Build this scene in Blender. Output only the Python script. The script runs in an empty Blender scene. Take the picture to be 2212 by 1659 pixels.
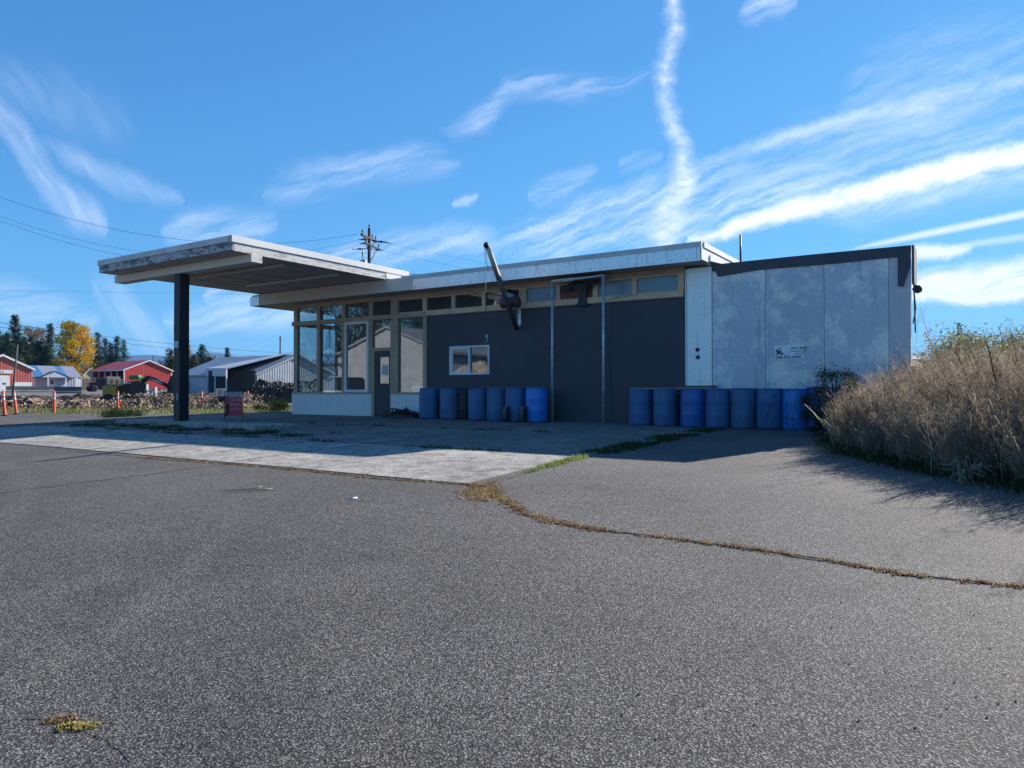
import bpy, math, random
from mathutils import Vector, Matrix, noise
random.seed(7)
R = math.radians
C = bpy.context.scene.collection
F = 1545.0; CX = 1106.0; HY = 845.0; EYE = 0.8     # measurements are in a 2212 px wide copy of the photograph
W0 = Vector((1.075, 19.1)); U = Vector((.8357, -.5494)); B = Vector((.5494, .8357))
ROT = math.atan2(U.y, U.x)                          # the station's own frame: x along the front, y to the back
GROT = math.atan2(B.y, B.x)                         # houses across the street: x along B, y (back) along -U
HAZE = .00011
SUN_AZ, SUN_EL = R(49.5), R(27.3)

# ---------------------------------------------------------------- measuring helpers
def fq(xd, p=0.0):
    rx = (xd-CX)/F
    D = (16.55-p)/(.5494*rx+.8357)
    return (rx*D-W0.x)*U.x+(D-W0.y)*U.y
def fz(xd, yd, p=0.0):
    rx = (xd-CX)/F
    D = (16.55-p)/(.5494*rx+.8357)
    return EYE+(HY-yd)/F*D
def at(xd, yd, D): return Vector(((xd-CX)/F*D, D, EYE+(HY-yd)/F*D))
def pq(x, y):
    dx, dy = x-W0.x, y-W0.y
    return -(dx*B.x+dy*B.y), dx*U.x+dy*U.y
def wxy(p, q): return Vector((W0.x+U.x*q-B.x*p, W0.y+U.y*q-B.y*p))
def sstep(a, b, x):
    t = min(1, max(0, (x-a)/(b-a))); return t*t*(3-2*t)
def lin(pts, x):
    if x <= pts[0][0]: return pts[0][1]
    for (a, va), (b, vb) in zip(pts, pts[1:]):
        if x <= b: return va+(vb-va)*(x-a)/(b-a)
    return pts[-1][1]
def gz(x, y):
    p, q = pq(x, y)
    near = lin([(.6, 0), (7.3, -.165), (8.8, -.2), (10.2, -.26), (14, -.46), (20, -.75), (60, -.9)], p)
    far = lin([(0, -.3), (48, -.25), (62, -.05), (85, .55), (116, .9), (170, 1.4), (400, 4), (1000, 16), (4000, 40)], max(y, 0))
    t = sstep(0, 8, max(-q-13, -p-9, q-13 if p < 4 else 0))
    if y < 16: t *= sstep(4, 16, y)
    z = near*(1-t)+far*t
    z += .015*noise.noise(Vector((x*.35, y*.35, 0)))*sstep(1.5, 5, p)
    return z
def gp(xd, yd):                                     # where the ray through a measured point meets the ground
    rx, ry = (xd-CX)/F, (HY-yd)/F
    lo, hi = 1.5, 120.0
    D = lo
    while D < hi:
        if EYE+ry*D <= gz(rx*D, D): break
        D += .1
    a, b = D-.1, D
    for _ in range(12):
        m = (a+b)/2
        if EYE+ry*m <= gz(rx*m, m): b = m
        else: a = m
    return Vector((rx*b, b, gz(rx*b, b)))

# ---------------------------------------------------------------- materials
def nt(name):
    m = bpy.data.materials.new(name); m.use_nodes = True
    t = m.node_tree; b = t.nodes['Principled BSDF']
    return m, t, b
def N(t, kind, **kw):
    n = t.nodes.new(kind)
    for k, v in kw.items():
        if k.startswith('i_'):
            n.inputs[k[2:].replace('_', ' ')].default_value = v
        else: setattr(n, k, v)
    return n
def noise_tex(t, coord, scale, detail=5, rough=.55, stretch=(1, 1, 1)):
    mp = N(t, 'ShaderNodeMapping'); mp.inputs['Scale'].default_value = stretch
    t.links.new(coord, mp.inputs['Vector'])
    n = N(t, 'ShaderNodeTexNoise'); n.inputs['Scale'].default_value = scale
    n.inputs['Detail'].default_value = detail; n.inputs['Roughness'].default_value = rough
    t.links.new(mp.outputs[0], n.inputs['Vector']); return n.outputs['Fac']
def ramp(t, fac, stops):
    r = N(t, 'ShaderNodeValToRGB'); e = r.color_ramp.elements
    while len(e) < len(stops): e.new(.5)
    for el, (p, c) in zip(e, stops):
        el.position = p; el.color = (*c, 1) if len(c) == 3 else c
    t.links.new(fac, r.inputs[0]); return r.outputs[0]
def mixc(t, fac, a, b, mode='MIX'):
    m = N(t, 'ShaderNodeMix', data_type='RGBA', blend_type=mode)
    for s, v in ((m.inputs[0], fac), (m.inputs[6], a), (m.inputs[7], b)):
        if hasattr(v, 'links'): t.links.new(v, s)
        elif isinstance(v, (int, float)): s.default_value = v
        else: s.default_value = (*v, 1)
    return m.outputs[2]
def objco(t):
    return N(t, 'ShaderNodeTexCoord').outputs['Object']
def bump(t, b, h, strength, dist=.01):
    n = N(t, 'ShaderNodeBump'); n.inputs['Strength'].default_value = strength
    n.inputs['Distance'].default_value = dist
    t.links.new(h, n.inputs['Height']); t.links.new(n.outputs[0], b.inputs['Normal'])
def M(name, c1, c2=None, scale=3, rough=.7, bmp=0, detail=6, metal=0, stretch=(1, 1, 1), spec=.5, lo=.35, hi=.65, fine=0):
    m, t, b = nt(name)
    b.inputs['Roughness'].default_value = rough; b.inputs['Metallic'].default_value = metal
    b.inputs['Specular IOR Level'].default_value = spec
    c2 = c2 or tuple(v*.78 for v in c1)
    co = objco(t)
    f = noise_tex(t, co, scale, detail, .6, stretch)
    col = ramp(t, f, [(lo, c2), (hi, c1)])
    if fine:
        g = noise_tex(t, co, scale*9, 4, .6, stretch)
        col = mixc(t, fine, col, ramp(t, g, [(.3, (.35,)*3), (.7, (1.0,)*3)]), 'MULTIPLY')
    t.links.new(col, b.inputs['Base Color'])
    if bmp: bump(t, b, noise_tex(t, co, scale*6, 5, .6, stretch), bmp)
    return m
def leafmat(name, c1, c2, scale=.8):
    m, t, b = nt(name)
    co = objco(t)
    f = noise_tex(t, co, scale, 4, .7)
    oi = N(t, 'ShaderNodeNewGeometry')
    r = ramp(t, oi.outputs['Random Per Island'], [(0, (.4,)*3), (.8, (1.1,)*3), (1, (1.7,)*3)])
    col = mixc(t, 1, ramp(t, f, [(.35, c1), (.65, c2)]), r, 'MULTIPLY')
    t.links.new(col, b.inputs['Base Color']); b.inputs['Roughness'].default_value = .75
    b.inputs['Specular IOR Level'].default_value = .2
    tr = N(t, 'ShaderNodeBsdfTranslucent'); t.links.new(col, tr.inputs['Color'])
    mx = N(t, 'ShaderNodeMixShader'); mx.inputs[0].default_value = .42
    t.links.new(b.outputs[0], mx.inputs[1]); t.links.new(tr.outputs[0], mx.inputs[2])
    t.links.new(mx.outputs[0], t.nodes['Material Output'].inputs['Surface'])
    return m
def glassmat(name, tint=(.86, .92, .93), dirt=.06, refl=1.0):
    m, t, b = nt(name)
    t.nodes.remove(b)
    tr = N(t, 'ShaderNodeBsdfTransparent'); tr.inputs[0].default_value = (*tint, 1)
    gl = N(t, 'ShaderNodeBsdfGlossy'); gl.inputs['Roughness'].default_value = .01
    gl.inputs['Color'].default_value = (refl, refl, refl, 1)
    lw = N(t, 'ShaderNodeLayerWeight'); lw.inputs[0].default_value = .5      # the same from both faces of the pane
    p4 = N(t, 'ShaderNodeMath', operation='POWER'); t.links.new(lw.outputs['Facing'], p4.inputs[0]); p4.inputs[1].default_value = 3.5
    fr = N(t, 'ShaderNodeMath', operation='MULTIPLY_ADD'); t.links.new(p4.outputs[0], fr.inputs[0]); fr.inputs[1].default_value = .85; fr.inputs[2].default_value = .10
    bp = N(t, 'ShaderNodeBump'); bp.inputs['Strength'].default_value = .03; bp.inputs['Distance'].default_value = .02
    co = objco(t)
    t.links.new(noise_tex(t, co, 1.1, 2, .5), bp.inputs['Height'])
    t.links.new(bp.outputs[0], gl.inputs['Normal'])
    mx = N(t, 'ShaderNodeMixShader'); t.links.new(fr.outputs[0], mx.inputs[0])
    t.links.new(tr.outputs[0], mx.inputs[1]); t.links.new(gl.outputs[0], mx.inputs[2])
    df = N(t, 'ShaderNodeBsdfDiffuse'); df.inputs[0].default_value = (.45, .45, .43, 1)
    m2 = N(t, 'ShaderNodeMixShader')
    mm = N(t, 'ShaderNodeMath', operation='MULTIPLY'); t.links.new(noise_tex(t, co, 2.5, 6, .7), mm.inputs[0]); mm.inputs[1].default_value = dirt*2
    t.links.new(mm.outputs[0], m2.inputs[0]); t.links.new(mx.outputs[0], m2.inputs[1]); t.links.new(df.outputs[0], m2.inputs[2])
    t.links.new(m2.outputs[0], t.nodes['Material Output'].inputs['Surface'])
    return m

def asphalt_mat(name, tone=1.0, brown=1.0):
    m, t, b = nt(name)
    co = objco(t)
    big = noise_tex(t, co, .28, 7, .66); med = noise_tex(t, co, 1.5, 7, .72)
    fine = noise_tex(t, co, 60, 4, .8)
    v = N(t, 'ShaderNodeTexVoronoi'); v.inputs['Scale'].default_value = 104; t.links.new(co, v.inputs['Vector'])
    base = ramp(t, big, [(.32, tuple(c*tone for c in (.128, .114, .104))), (.68, tuple(c*tone for c in (.228, .206, .188)))])
    base = mixc(t, ramp(t, med, [(.50, (0,)*3), (.70, (.6*brown,)*3)]), base, tuple(c*tone for c in (.225, .195, .162)))
    old = noise_tex(t, co, .75, 5, .6)                  # darker oily patches
    base = mixc(t, ramp(t, old, [(.58, (0,)*3), (.68, (.45,)*3)]), base, tuple(c*tone for c in (.07, .066, .066)))
    # dusty arcs left by turning tyres
    for (c, r_, w_) in ARCS:
        d = N(t, 'ShaderNodeVectorMath', operation='DISTANCE'); t.links.new(co, d.inputs[0]); d.inputs[1].default_value = (c.x, c.y, c.z)
        a_ = N(t, 'ShaderNodeMath', operation='SUBTRACT'); t.links.new(d.outputs['Value'], a_.inputs[0]); a_.inputs[1].default_value = r_
        a2 = N(t, 'ShaderNodeMath', operation='ABSOLUTE'); t.links.new(a_.outputs[0], a2.inputs[0])
        mr = N(t, 'ShaderNodeMapRange', interpolation_type='SMOOTHSTEP'); t.links.new(a2.outputs[0], mr.inputs[0]); mr.inputs[1].default_value = w_; mr.inputs[2].default_value = 0; mr.inputs[4].default_value = .75
        mu = N(t, 'ShaderNodeMath', operation='MULTIPLY'); t.links.new(mr.outputs[0], mu.inputs[0]); t.links.new(med, mu.inputs[1])
        base = mixc(t, mu.outputs[0], base, (.225, .20, .17))
    st = ramp(t, v.outputs['Color'], [(.0, (.22,)*3), (.35, (.75,)*3), (.75, (1.25,)*3), (1, (2.0,)*3)])
    col = mixc(t, .95, base, st, 'MULTIPLY')
    gap = ramp(t, v.outputs['Distance'], [(.28, (1.25,)*3), (.58, (.12,)*3)])
    col = mixc(t, .85, col, gap, 'MULTIPLY')
    col = mixc(t, .8, col, ramp(t, fine, [(.36, (.3,)*3), (.5, (1.0,)*3), (.64, (1.9,)*3)]), 'MULTIPLY')
    t.links.new(col, b.inputs['Base Color']); b.inputs['Roughness'].default_value = .85
    b.inputs['Specular IOR Level'].default_value = .3
    ad = N(t, 'ShaderNodeMath', operation='SUBTRACT'); t.links.new(fine, ad.inputs[0]); t.links.new(v.outputs['Distance'], ad.inputs[1])
    bump(t, b, ad.outputs[0], .6, .006)
    return m
def circle3(a, b, c):
    ax, ay, bx_, by, cx_, cy = a.x, a.y, b.x, b.y, c.x, c.y
    d = 2*(ax*(by-cy)+bx_*(cy-ay)+cx_*(ay-by))
    ux = ((ax*ax+ay*ay)*(by-cy)+(bx_*bx_+by*by)*(cy-ay)+(cx_*cx_+cy*cy)*(ay-by))/d
    uy = ((ax*ax+ay*ay)*(cx_-bx_)+(bx_*bx_+by*by)*(ax-cx_)+(cx_*cx_+cy*cy)*(bx_-ax))/d
    o = Vector((ux, uy, -.4)); return o, (Vector((ax, ay, -.4))-o).length
ARCS = [(*circle3(gp(470, 1020), gp(508, 1080), gp(480, 1150)), .16), (*circle3(gp(30, 1010), gp(62, 1060), gp(10, 1130)), .2)]
def concrete_mat(name, c1, c2, specks=.5):
    # exposed pebbles
    m, t, b = nt(name)
    co = objco(t)
    big = noise_tex(t, co, .6, 6, .65); fine = noise_tex(t, co, 38, 4, .75); med = noise_tex(t, co, 4, 6, .7)
    col = ramp(t, big, [(.3, c2), (.7, c1)])
    col = mixc(t, specks, col, ramp(t, med, [(.36, (.38,)*3), (.5, (.95,)*3), (.65, (1.3,)*3)]), 'MULTIPLY')
    col = mixc(t, specks, col, ramp(t, fine, [(.38, (.2,)*3), (.48, (.85,)*3), (.62, (1.6,)*3)]), 'MULTIPLY')
    t.links.new(col, b.inputs['Base Color']); b.inputs['Roughness'].default_value = .9
    bump(t, b, fine, .6, .006)
    return m

def blotch_mat(name, base, light, dark, amount=.5, sc=1.2, rough=.8, metal=0):
    """painted board: soft cloudy wear, pale peeled patches, thin runs"""
    m, t, b = nt(name)
    co = objco(t)
    a = noise_tex(t, co, sc*1.3, 10, .74); s = noise_tex(t, co, sc*2.4, 8, .74, (1.8, 1, .22)); f = noise_tex(t, co, sc*14, 5, .7)
    col = mixc(t, ramp(t, a, [(.49, (0,)*3), (.56, (amount*.6,)*3), (.66, (amount*.95,)*3)]), base, light)
    col = mixc(t, ramp(t, s, [(.55, (0,)*3), (.61, (amount*.35,)*3), (.72, (amount*.8,)*3)]), col, dark)
    col = mixc(t, .3, col, ramp(t, f, [(.3, (.6,)*3), (.7, (1.15,)*3)]), 'MULTIPLY')
    t.links.new(col, b.inputs['Base Color']); b.inputs['Roughness'].default_value = rough; b.inputs['Metallic'].default_value = metal
    bump(t, b, f, .25, .004)
    return m

def peel_mat(name, paint, wood, stretch=(1, 1, 6), lvl=.55, sc=2.0, rough=.75):
    m, t, b = nt(name)
    co = objco(t)
    a = noise_tex(t, co, sc, 8, .75, stretch)
    col = mixc(t, ramp(t, a, [(lvl, (0,)*3), (lvl+.04, (.9,)*3)]), paint, wood)
    col = mixc(t, .25, col, ramp(t, noise_tex(t, co, .8, 5, .6), [(.3, (.6,)*3), (.7, (1.1,)*3)]), 'MULTIPLY')
    t.links.new(col, b.inputs['Base Color']); b.inputs['Roughness'].default_value = rough
    bump(t, b, a, .4, .004)
    return m

MT = {}
MT['asphalt'] = asphalt_mat('asphalt')
MT['patch'] = asphalt_mat('asphalt_pale', 1.12, .5)
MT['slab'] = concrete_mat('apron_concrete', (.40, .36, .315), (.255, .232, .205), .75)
MT['slabshade'] = concrete_mat('shaded_apron_concrete', (.25, .205, .175), (.15, .125, .108), .6)  # darker apron tone, the building's shade put into the colour
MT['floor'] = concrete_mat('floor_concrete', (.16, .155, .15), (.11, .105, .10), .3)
MT['terrain'] = M('dry_ground', (.16, .135, .085), (.07, .085, .03), .5, .95, .5, fine=.5)
MT['tan'] = M('tan_trim_paint', (.88, .57, .33), (.72, .46, .28), 2.2, .6, .15, fine=.25)
MT['greytan'] = M('grey_tan_trim', (.56, .41, .28), (.44, .325, .225), 2, .65, .15, fine=.25)
MT['darkwall'] = M('charcoal_wall_paint', (.072, .070, .078), (.058, .058, .066), .8, .7, .12)
MT['siding'] = peel_mat('white_board_siding', (.80, .82, .82), (.36, .38, .40), (2, 2, .35), .62, 3)
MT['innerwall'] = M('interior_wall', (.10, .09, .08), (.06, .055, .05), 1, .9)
MT['soffit'] = blotch_mat('soffit_board', (.56, .49, .43), (.68, .62, .56), (.20, .17, .15), .8, 1.1)
MT['roofmetal'] = M('roof_cap_metal', (.74, .69, .68), (.58, .54, .54), 1.4, .5, .08, metal=0, fine=.2)
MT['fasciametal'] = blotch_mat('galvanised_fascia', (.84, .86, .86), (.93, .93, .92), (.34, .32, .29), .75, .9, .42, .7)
MT['rooftop'] = M('roof_membrane', (.30, .29, .28), (.20, .19, .18), 1, .9)
MT['canopyfascia'] = peel_mat('peeling_canopy_fascia', (.50, .48, .47), (.10, .095, .09), (1.2, 1.2, 3), .50, 2.6)
MT['whitecap'] = peel_mat('white_canopy_cap', (.80, .78, .76), (.42, .38, .36), (1, 1, 5), .66, 1.5)
MT['whitewood'] = peel_mat('weathered_white_wood', (.66, .63, .59), (.30, .25, .21), (1, 1, 7), .53, 2.4)
MT['beam'] = peel_mat('cream_beam_paint', (.76, .68, .59), (.50, .43, .37), (1, 1, 4), .66, 1.2)
MT['post'] = M('dark_post_paint', (.016, .013, .015), (.010, .009, .012), 2, .55, .1)
MT['panel'] = blotch_mat('blue_grey_panel', (.58, .57, .61), (.92, .88, .80), (.28, .28, .33), 1.0, .8, .5, .3)
MT['panel2'] = blotch_mat('blue_grey_panel_stained', (.55, .54, .58), (.92, .83, .72), (.26, .26, .31), 1.0, 1.1, .5, .3)
MT['panelend'] = blotch_mat('grey_end_panel', (.60, .60, .60), (.72, .69, .64), (.36, .36, .38), .6, 1.4)
MT['whitepanel'] = blotch_mat('worn_white_panel', (.90, .90, .87), (.95, .93, .88), (.16, .16, .20), 1, 1.7, .5, .45)
MT['membrane'] = M('dark_roofing', (.085, .085, .10), (.06, .062, .075), 1.5, .8, .3)
MT['galv'] = M('galvanised_pipe', (.66, .68, .70), (.42, .38, .36), 4, .4, .1, metal=.4, fine=.3)
MT['blueold'] = M('faded_blue_plastic', (.055, .18, .36), (.04, .12, .27), 1.5, .55, .05, fine=.3, stretch=(1.5, 1.5, .5))
MT['blueold2'] = M('weathered_blue_plastic', (.06, .175, .33), (.06, .11, .20), 1.6, .6, .05, fine=.35, stretch=(1.5, 1.5, .5))
MT['bluenew'] = M('bright_blue_plastic', (.012, .21, .62), (.012, .16, .50), 1.5, .35, .02)
MT['bluedeep'] = M('deep_blue_plastic', (.025, .125, .40), (.02, .095, .31), 1.5, .4, .02)
MT['blackpl'] = M('black_plastic', (.012, .014, .02), None, 2, .5)
MT['glass'] = glassmat('window_glass')
MT['glassdark'] = glassmat('transom_glass', (.45, .5, .55), .10, .8)
MT['cover'] = M('covered_pane', (.22, .27, .33), (.16, .21, .27), 1.8, .22, 0, spec=.6)
MT['redply'] = M('red_brown_plywood', (.26, .085, .055), (.17, .065, .05), 2.5, .7, .2)
MT['vinyl'] = M('white_vinyl', (.75, .77, .80), (.68, .7, .73), 2, .4)
MT['paper'] = M('paper', (.6, .62, .65), (.5, .52, .55), 9, .8)
MT['black'] = M('black_paint', (.012, .012, .014), None, 3, .5)
MT['darksteel'] = M('dark_steel', (.030, .027, .030), (.018, .016, .018), 4, .5, .2)
MT['rust'] = M('rust_brown_metal', (.14, .05, .045), (.08, .035, .035), 5, .6, .2)
MT['boomshade'] = M('shaded_boom_paint', (.13, .10, .095), (.07, .055, .055), 7, .6, .2)  # lower boom, roof shade put into the paint colour
MT['boomlit'] = M('sunlit_boom_paint', (.86, .78, .66), (.62, .50, .40), 7, .5, .15)  # same boom above the roof shadow, sunlight put into the colour
MT['signwhite'] = M('sign_face', (.86, .87, .88), (.78, .80, .82), 4, .5)
MT['signred'] = M('sign_red', (.75, .05, .08), (.65, .045, .07), 3, .45)
MT['signink'] = M('sign_ink', (.02, .03, .05), None, 3, .6)
MT['signpale'] = M('sign_pale_letter', (.65, .55, .58), None, 3, .6)
MT['orange'] = M('orange_plastic', (.92, .10, .035), (.80, .08, .03), 2, .5)
MT['reflect'] = M('white_reflective_band', (.75, .73, .72), (.6, .55, .55), 8, .4)
MT['wood'] = M('weathered_wood', (.17, .125, .085), (.09, .07, .05), 2, .9, .4, stretch=(1, 1, .2))
MT['carportshade'] = M('carport_shade_sheet', (.045, .038, .034), (.02, .018, .018), 3, .9, .3, stretch=(3, 1, .3))  # near-black tone standing for the shade inside the carport
MT['palewood'] = M('pale_wood', (.38, .32, .22), (.26, .21, .14), 3, .85, .3, stretch=(.3, 1, 1))
MT['bark'] = M('bark', (.085, .06, .045), (.04, .03, .025), 3, .95, .6, stretch=(1, 1, .3))
MT['dirt'] = M('dug_earth', (.33, .225, .14), (.07, .045, .03), 1.6, .95, .9, detail=9, lo=.40, hi=.60, fine=.6)
MT['gravel'] = M('gravel', (.20, .18, .165), (.13, .115, .105), .25, .95, .4, fine=.5)
MT['rubble'] = M('dark_rubble', (.09, .065, .05), (.02, .017, .016), 2.0, .95, .9, detail=9, lo=.42, hi=.58)
MT['clod'] = M('earth_clods', (.46, .33, .21), (.17, .115, .075), 1.2, .95, .5)
MT['clodpale'] = M('pale_rock', (.48, .39, .29), (.32, .25, .18), 1.5, .9, .4)
MT['redmetal'] = M('red_metal_siding', (.60, .045, .04), (.50, .04, .035), 1.5, .5, .05)
MT['redfade'] = M('faded_red_siding', (.60, .15, .10), (.50, .11, .08), 1.5, .6, .05)
MT['white'] = M('white_trim', (.72, .72, .72), (.62, .62, .63), 1.5, .6)
MT['paleblue'] = M('pale_blue_siding', (.44, .50, .57), (.36, .42, .49), .7, .7)
MT['greymetal'] = M('grey_metal_siding', (.50, .51, .55), (.38, .39, .43), .8, .5)
MT['greyroof'] = M('grey_metal_roof', (.34, .36, .40), (.26, .28, .32), .5, .45)
MT['lightroof'] = M('light_metal_roof', (.55, .55, .58), (.45, .46, .50), .5, .45)
MT['cream'] = M('cream_siding', (.60, .50, .34), (.52, .43, .30), 1, .7)
MT['brownroof'] = M('brown_roof', (.22, .15, .09), (.15, .10, .07), 2, .9)
MT['barrier'] = M('jersey_barrier_concrete', (.12, .115, .115), (.08, .075, .075), 2, .9)
MT['yellow'] = M('machine_yellow', (.42, .27, .012), (.33, .21, .012), 2, .5)
MT['green'] = M('machine_green', (.035, .22, .04), (.03, .16, .03), 2, .4)
MT['rubber'] = M('rubber', (.018, .018, .019), None, 4, .85)
MT['chrome'] = M('bright_steel', (.55, .55, .55), (.45, .45, .45), 3, .25, metal=.9)
MT['maroon'] = M('maroon_car_paint', (.055, .012, .028), None, 2, .25)
MT['bluecar'] = M('blue_car_paint', (.03, .05, .14), None, 2, .25)
MT['whitecar'] = M('white_car_paint', (.65, .66, .68), None, 2, .25)
MT['carglass'] = M('dark_car_glass', (.02, .025, .03), None, 2, .08)
MT['wire'] = M('wire_black', (.02, .022, .03), None, 2, .6)
MT['polewood'] = M('utility_pole_wood', (.075, .05, .045), (.045, .03, .03), 3, .9, .3, stretch=(1, 1, .2))
MT['hill'] = M('forested_hill', (.03, .055, .06), (.02, .038, .045), .004, .95)
MT['crack'] = M('crack_fill', (.028, .026, .026), (.05, .045, .04), 8, .95)
MT['needle'] = leafmat('conifer_needles', (.04, .075, .035), (.08, .125, .055))
MT['needle2'] = leafmat('conifer_needles_grey', (.045, .08, .055), (.085, .125, .07))
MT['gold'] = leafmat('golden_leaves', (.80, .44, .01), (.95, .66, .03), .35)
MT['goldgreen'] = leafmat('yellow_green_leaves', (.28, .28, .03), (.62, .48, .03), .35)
MT['olive'] = leafmat('olive_leaves', (.06, .075, .025), (.11, .11, .03), .5)
MT['buffleaf'] = leafmat('fading_orange_leaves', (.30, .17, .08), (.38, .24, .12), .5)
MT['willow'] = leafmat('pale_willow_leaves', (.34, .34, .13), (.55, .52, .25), .8)
MT['stalkbrown'] = leafmat('dark_stalks', (.085, .06, .045), (.16, .12, .085), 1)
MT['olive2'] = leafmat('olive_weed_leaves', (.16, .18, .07), (.32, .31, .14), 1)
MT['yellowmoss'] = leafmat('yellow_moss', (.40, .32, .09), (.62, .50, .18), 30)
MT['darkgreen'] = leafmat('dark_green_leaves', (.03, .055, .018), (.07, .11, .03), 2)
MT['dryweed'] = leafmat('dry_weed_stems', (.20, .175, .12), (.42, .355, .26), 1.1)
MT['dryweed2'] = leafmat('dry_weed_twigs', (.27, .20, .145), (.50, .375, .29), 1.2)
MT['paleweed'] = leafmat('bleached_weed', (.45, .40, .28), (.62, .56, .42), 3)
MT['grass'] = leafmat('green_grass', (.15, .19, .06), (.34, .35, .15), 1.5)
MT['weedgreen'] = leafmat('weed_green', (.20, .26, .06), (.40, .44, .16), 4)
MT['moss'] = leafmat('dry_orange_moss', (.24, .13, .07), (.46, .34, .18), 5)
MT['drygrass'] = leafmat('dry_grass', (.20, .17, .07), (.30, .25, .12), 1.5)
MT['interior_prop'] = M('interior_clutter', (.16, .13, .10), (.05, .05, .05), 3, .8)

# ---------------------------------------------------------------- mesh building
class MB:
    def __init__(s): s.v = []; s.f = []; s.sm = []; s.at = []
    def add(s, vs, fs, smooth=False):
        o = len(s.v); s.v += [tuple(v) for v in vs]; s.at.append((o, len(s.f)))
        for f in fs: s.f.append(tuple(i+o for i in f)); s.sm.append(smooth)
    def box(s, x0, x1, y0, y1, z0, z1, mtx=None):
        vs = [Vector((x, y, z)) for z in (z0, z1) for y in (y0, y1) for x in (x0, x1)]
        if mtx: vs = [mtx @ v for v in vs]
        s.add(vs, [(0, 2, 3, 1), (4, 5, 7, 6), (0, 1, 5, 4), (2, 6, 7, 3), (0, 4, 6, 2), (1, 3, 7, 5)]); return s
    def poly(s, vs): s.add(vs, [tuple(range(len(vs)))]); return s
    def prism(s, pts, d):                            # closed outline pushed along vector d
        n = len(pts); pts = [Vector(p) for p in pts]; d = Vector(d)
        s.add(pts+[p+d for p in pts], [tuple(range(n))[::-1], tuple(range(n, 2*n))]+[(i, (i+1) % n, (i+1) % n+n, i+n) for i in range(n)]); return s
    def tube(s, pts, r, n=6, cap=True, smooth=True):
        pts = [Vector(p) for p in pts]
        rs = r if isinstance(r, (list, tuple)) else [r]*len(pts)
        vs = []; up = None
        for i, p in enumerate(pts):
            d = (pts[min(i+1, len(pts)-1)]-pts[max(i-1, 0)])
            if d.length < 1e-9: d = Vector((0, 0, 1))
            d.normalize()
            a = Vector((0, 0, 1)) if abs(d.z) < .9 else Vector((1, 0, 0))
            e1 = d.cross(a).normalized(); e2 = d.cross(e1)
            for k in range(n):
                t = 2*math.pi*k/n
                vs.append(p+e1*math.cos(t)*rs[i]+e2*math.sin(t)*rs[i])
        fs = [(i*n+k, i*n+(k+1) % n, (i+1)*n+(k+1) % n, (i+1)*n+k) for i in range(len(pts)-1) for k in range(n)]
        if cap: fs += [tuple(range(n))[::-1], tuple((len(pts)-1)*n+k for k in range(n))]
        s.add(vs, fs, smooth); return s
    def lathe(s, prof, n=24, cx=0, cy=0, cz=0, axis='z'):
        vs = []
        for r, z in prof:
            for k in range(n):
                t = 2*math.pi*k/n; a, b = r*math.cos(t), r*math.sin(t)
                vs.append({'z': (cx+a, cy+b, cz+z), 'y': (cx+a, cy+z, cz+b), 'x': (cx+z, cy+a, cz+b)}[axis])
        fs = [(i*n+k, i*n+(k+1) % n, (i+1)*n+(k+1) % n, (i+1)*n+k) for i in range(len(prof)-1) for k in range(n)]
        s.add(vs, fs, True)
        m = len(prof)-1
        s.add([vs[k] for k in range(n)][::-1], [tuple(range(n))]); s.add([vs[m*n+k] for k in range(n)], [tuple(range(n))]); return s
    def build(s, name, mat, parent=None, bevel=0, loc=None, rot=None):
        me = bpy.data.meshes.new(name); me.from_pydata(s.v, [], s.f)
        me.polygons.foreach_set('use_smooth', s.sm)
        me.materials.append(MT[mat] if isinstance(mat, str) else mat); me.update()
        o = bpy.data.objects.new(name, me); C.objects.link(o)
        if parent: o.parent = parent
        if loc is not None: o.location = loc
        if rot is not None: o.rotation_euler = rot
        if bevel:
            b = o.modifiers.new('bevel', 'BEVEL'); b.width = bevel; b.segments = 2; b.limit_method = 'ANGLE'
        return o
def build_each(mb, name, mat, parent):               # every added piece becomes a part of its own
    ends = mb.at[1:]+[(len(mb.v), len(mb.f))]
    for (v0, f0), (v1, f1) in zip(mb.at, ends):
        m = MB(); m.v = mb.v[v0:v1]; m.f = [tuple(i-v0 for i in f) for f in mb.f[f0:f1]]; m.sm = mb.sm[f0:f1]; m.build(name, mat, parent)
def bx(name, mat, parent, *a, bevel=0, **k): return MB().box(*a).build(name, mat, parent, bevel, **k)
def tag(o, label=None, cat=None, group=None, kind=None):
    if label: o['label'] = label
    if cat: o['category'] = cat
    if group: o['group'] = group
    if kind: o['kind'] = kind
    return o
def thing(name, loc, rz, label, cat, group=None):
    o = bpy.data.objects.new(name, None); C.objects.link(o)
    o.location = loc; o.rotation_euler = (0, 0, rz); o.empty_display_size = .2
    return tag(o, label, cat, group)
def dup(root, loc, rz=None, label=None, scale=None):
    r = root.copy(); C.objects.link(r); r.location = loc
    if rz is not None: r.rotation_euler = (0, 0, rz)
    if scale: r.scale = scale
    if label: r['label'] = label
    for ch in list(root.children):
        c = ch.copy(); C.objects.link(c); c.parent = r
        for g in list(ch.children):
            d = g.copy(); C.objects.link(d); d.parent = c
    return r
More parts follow.
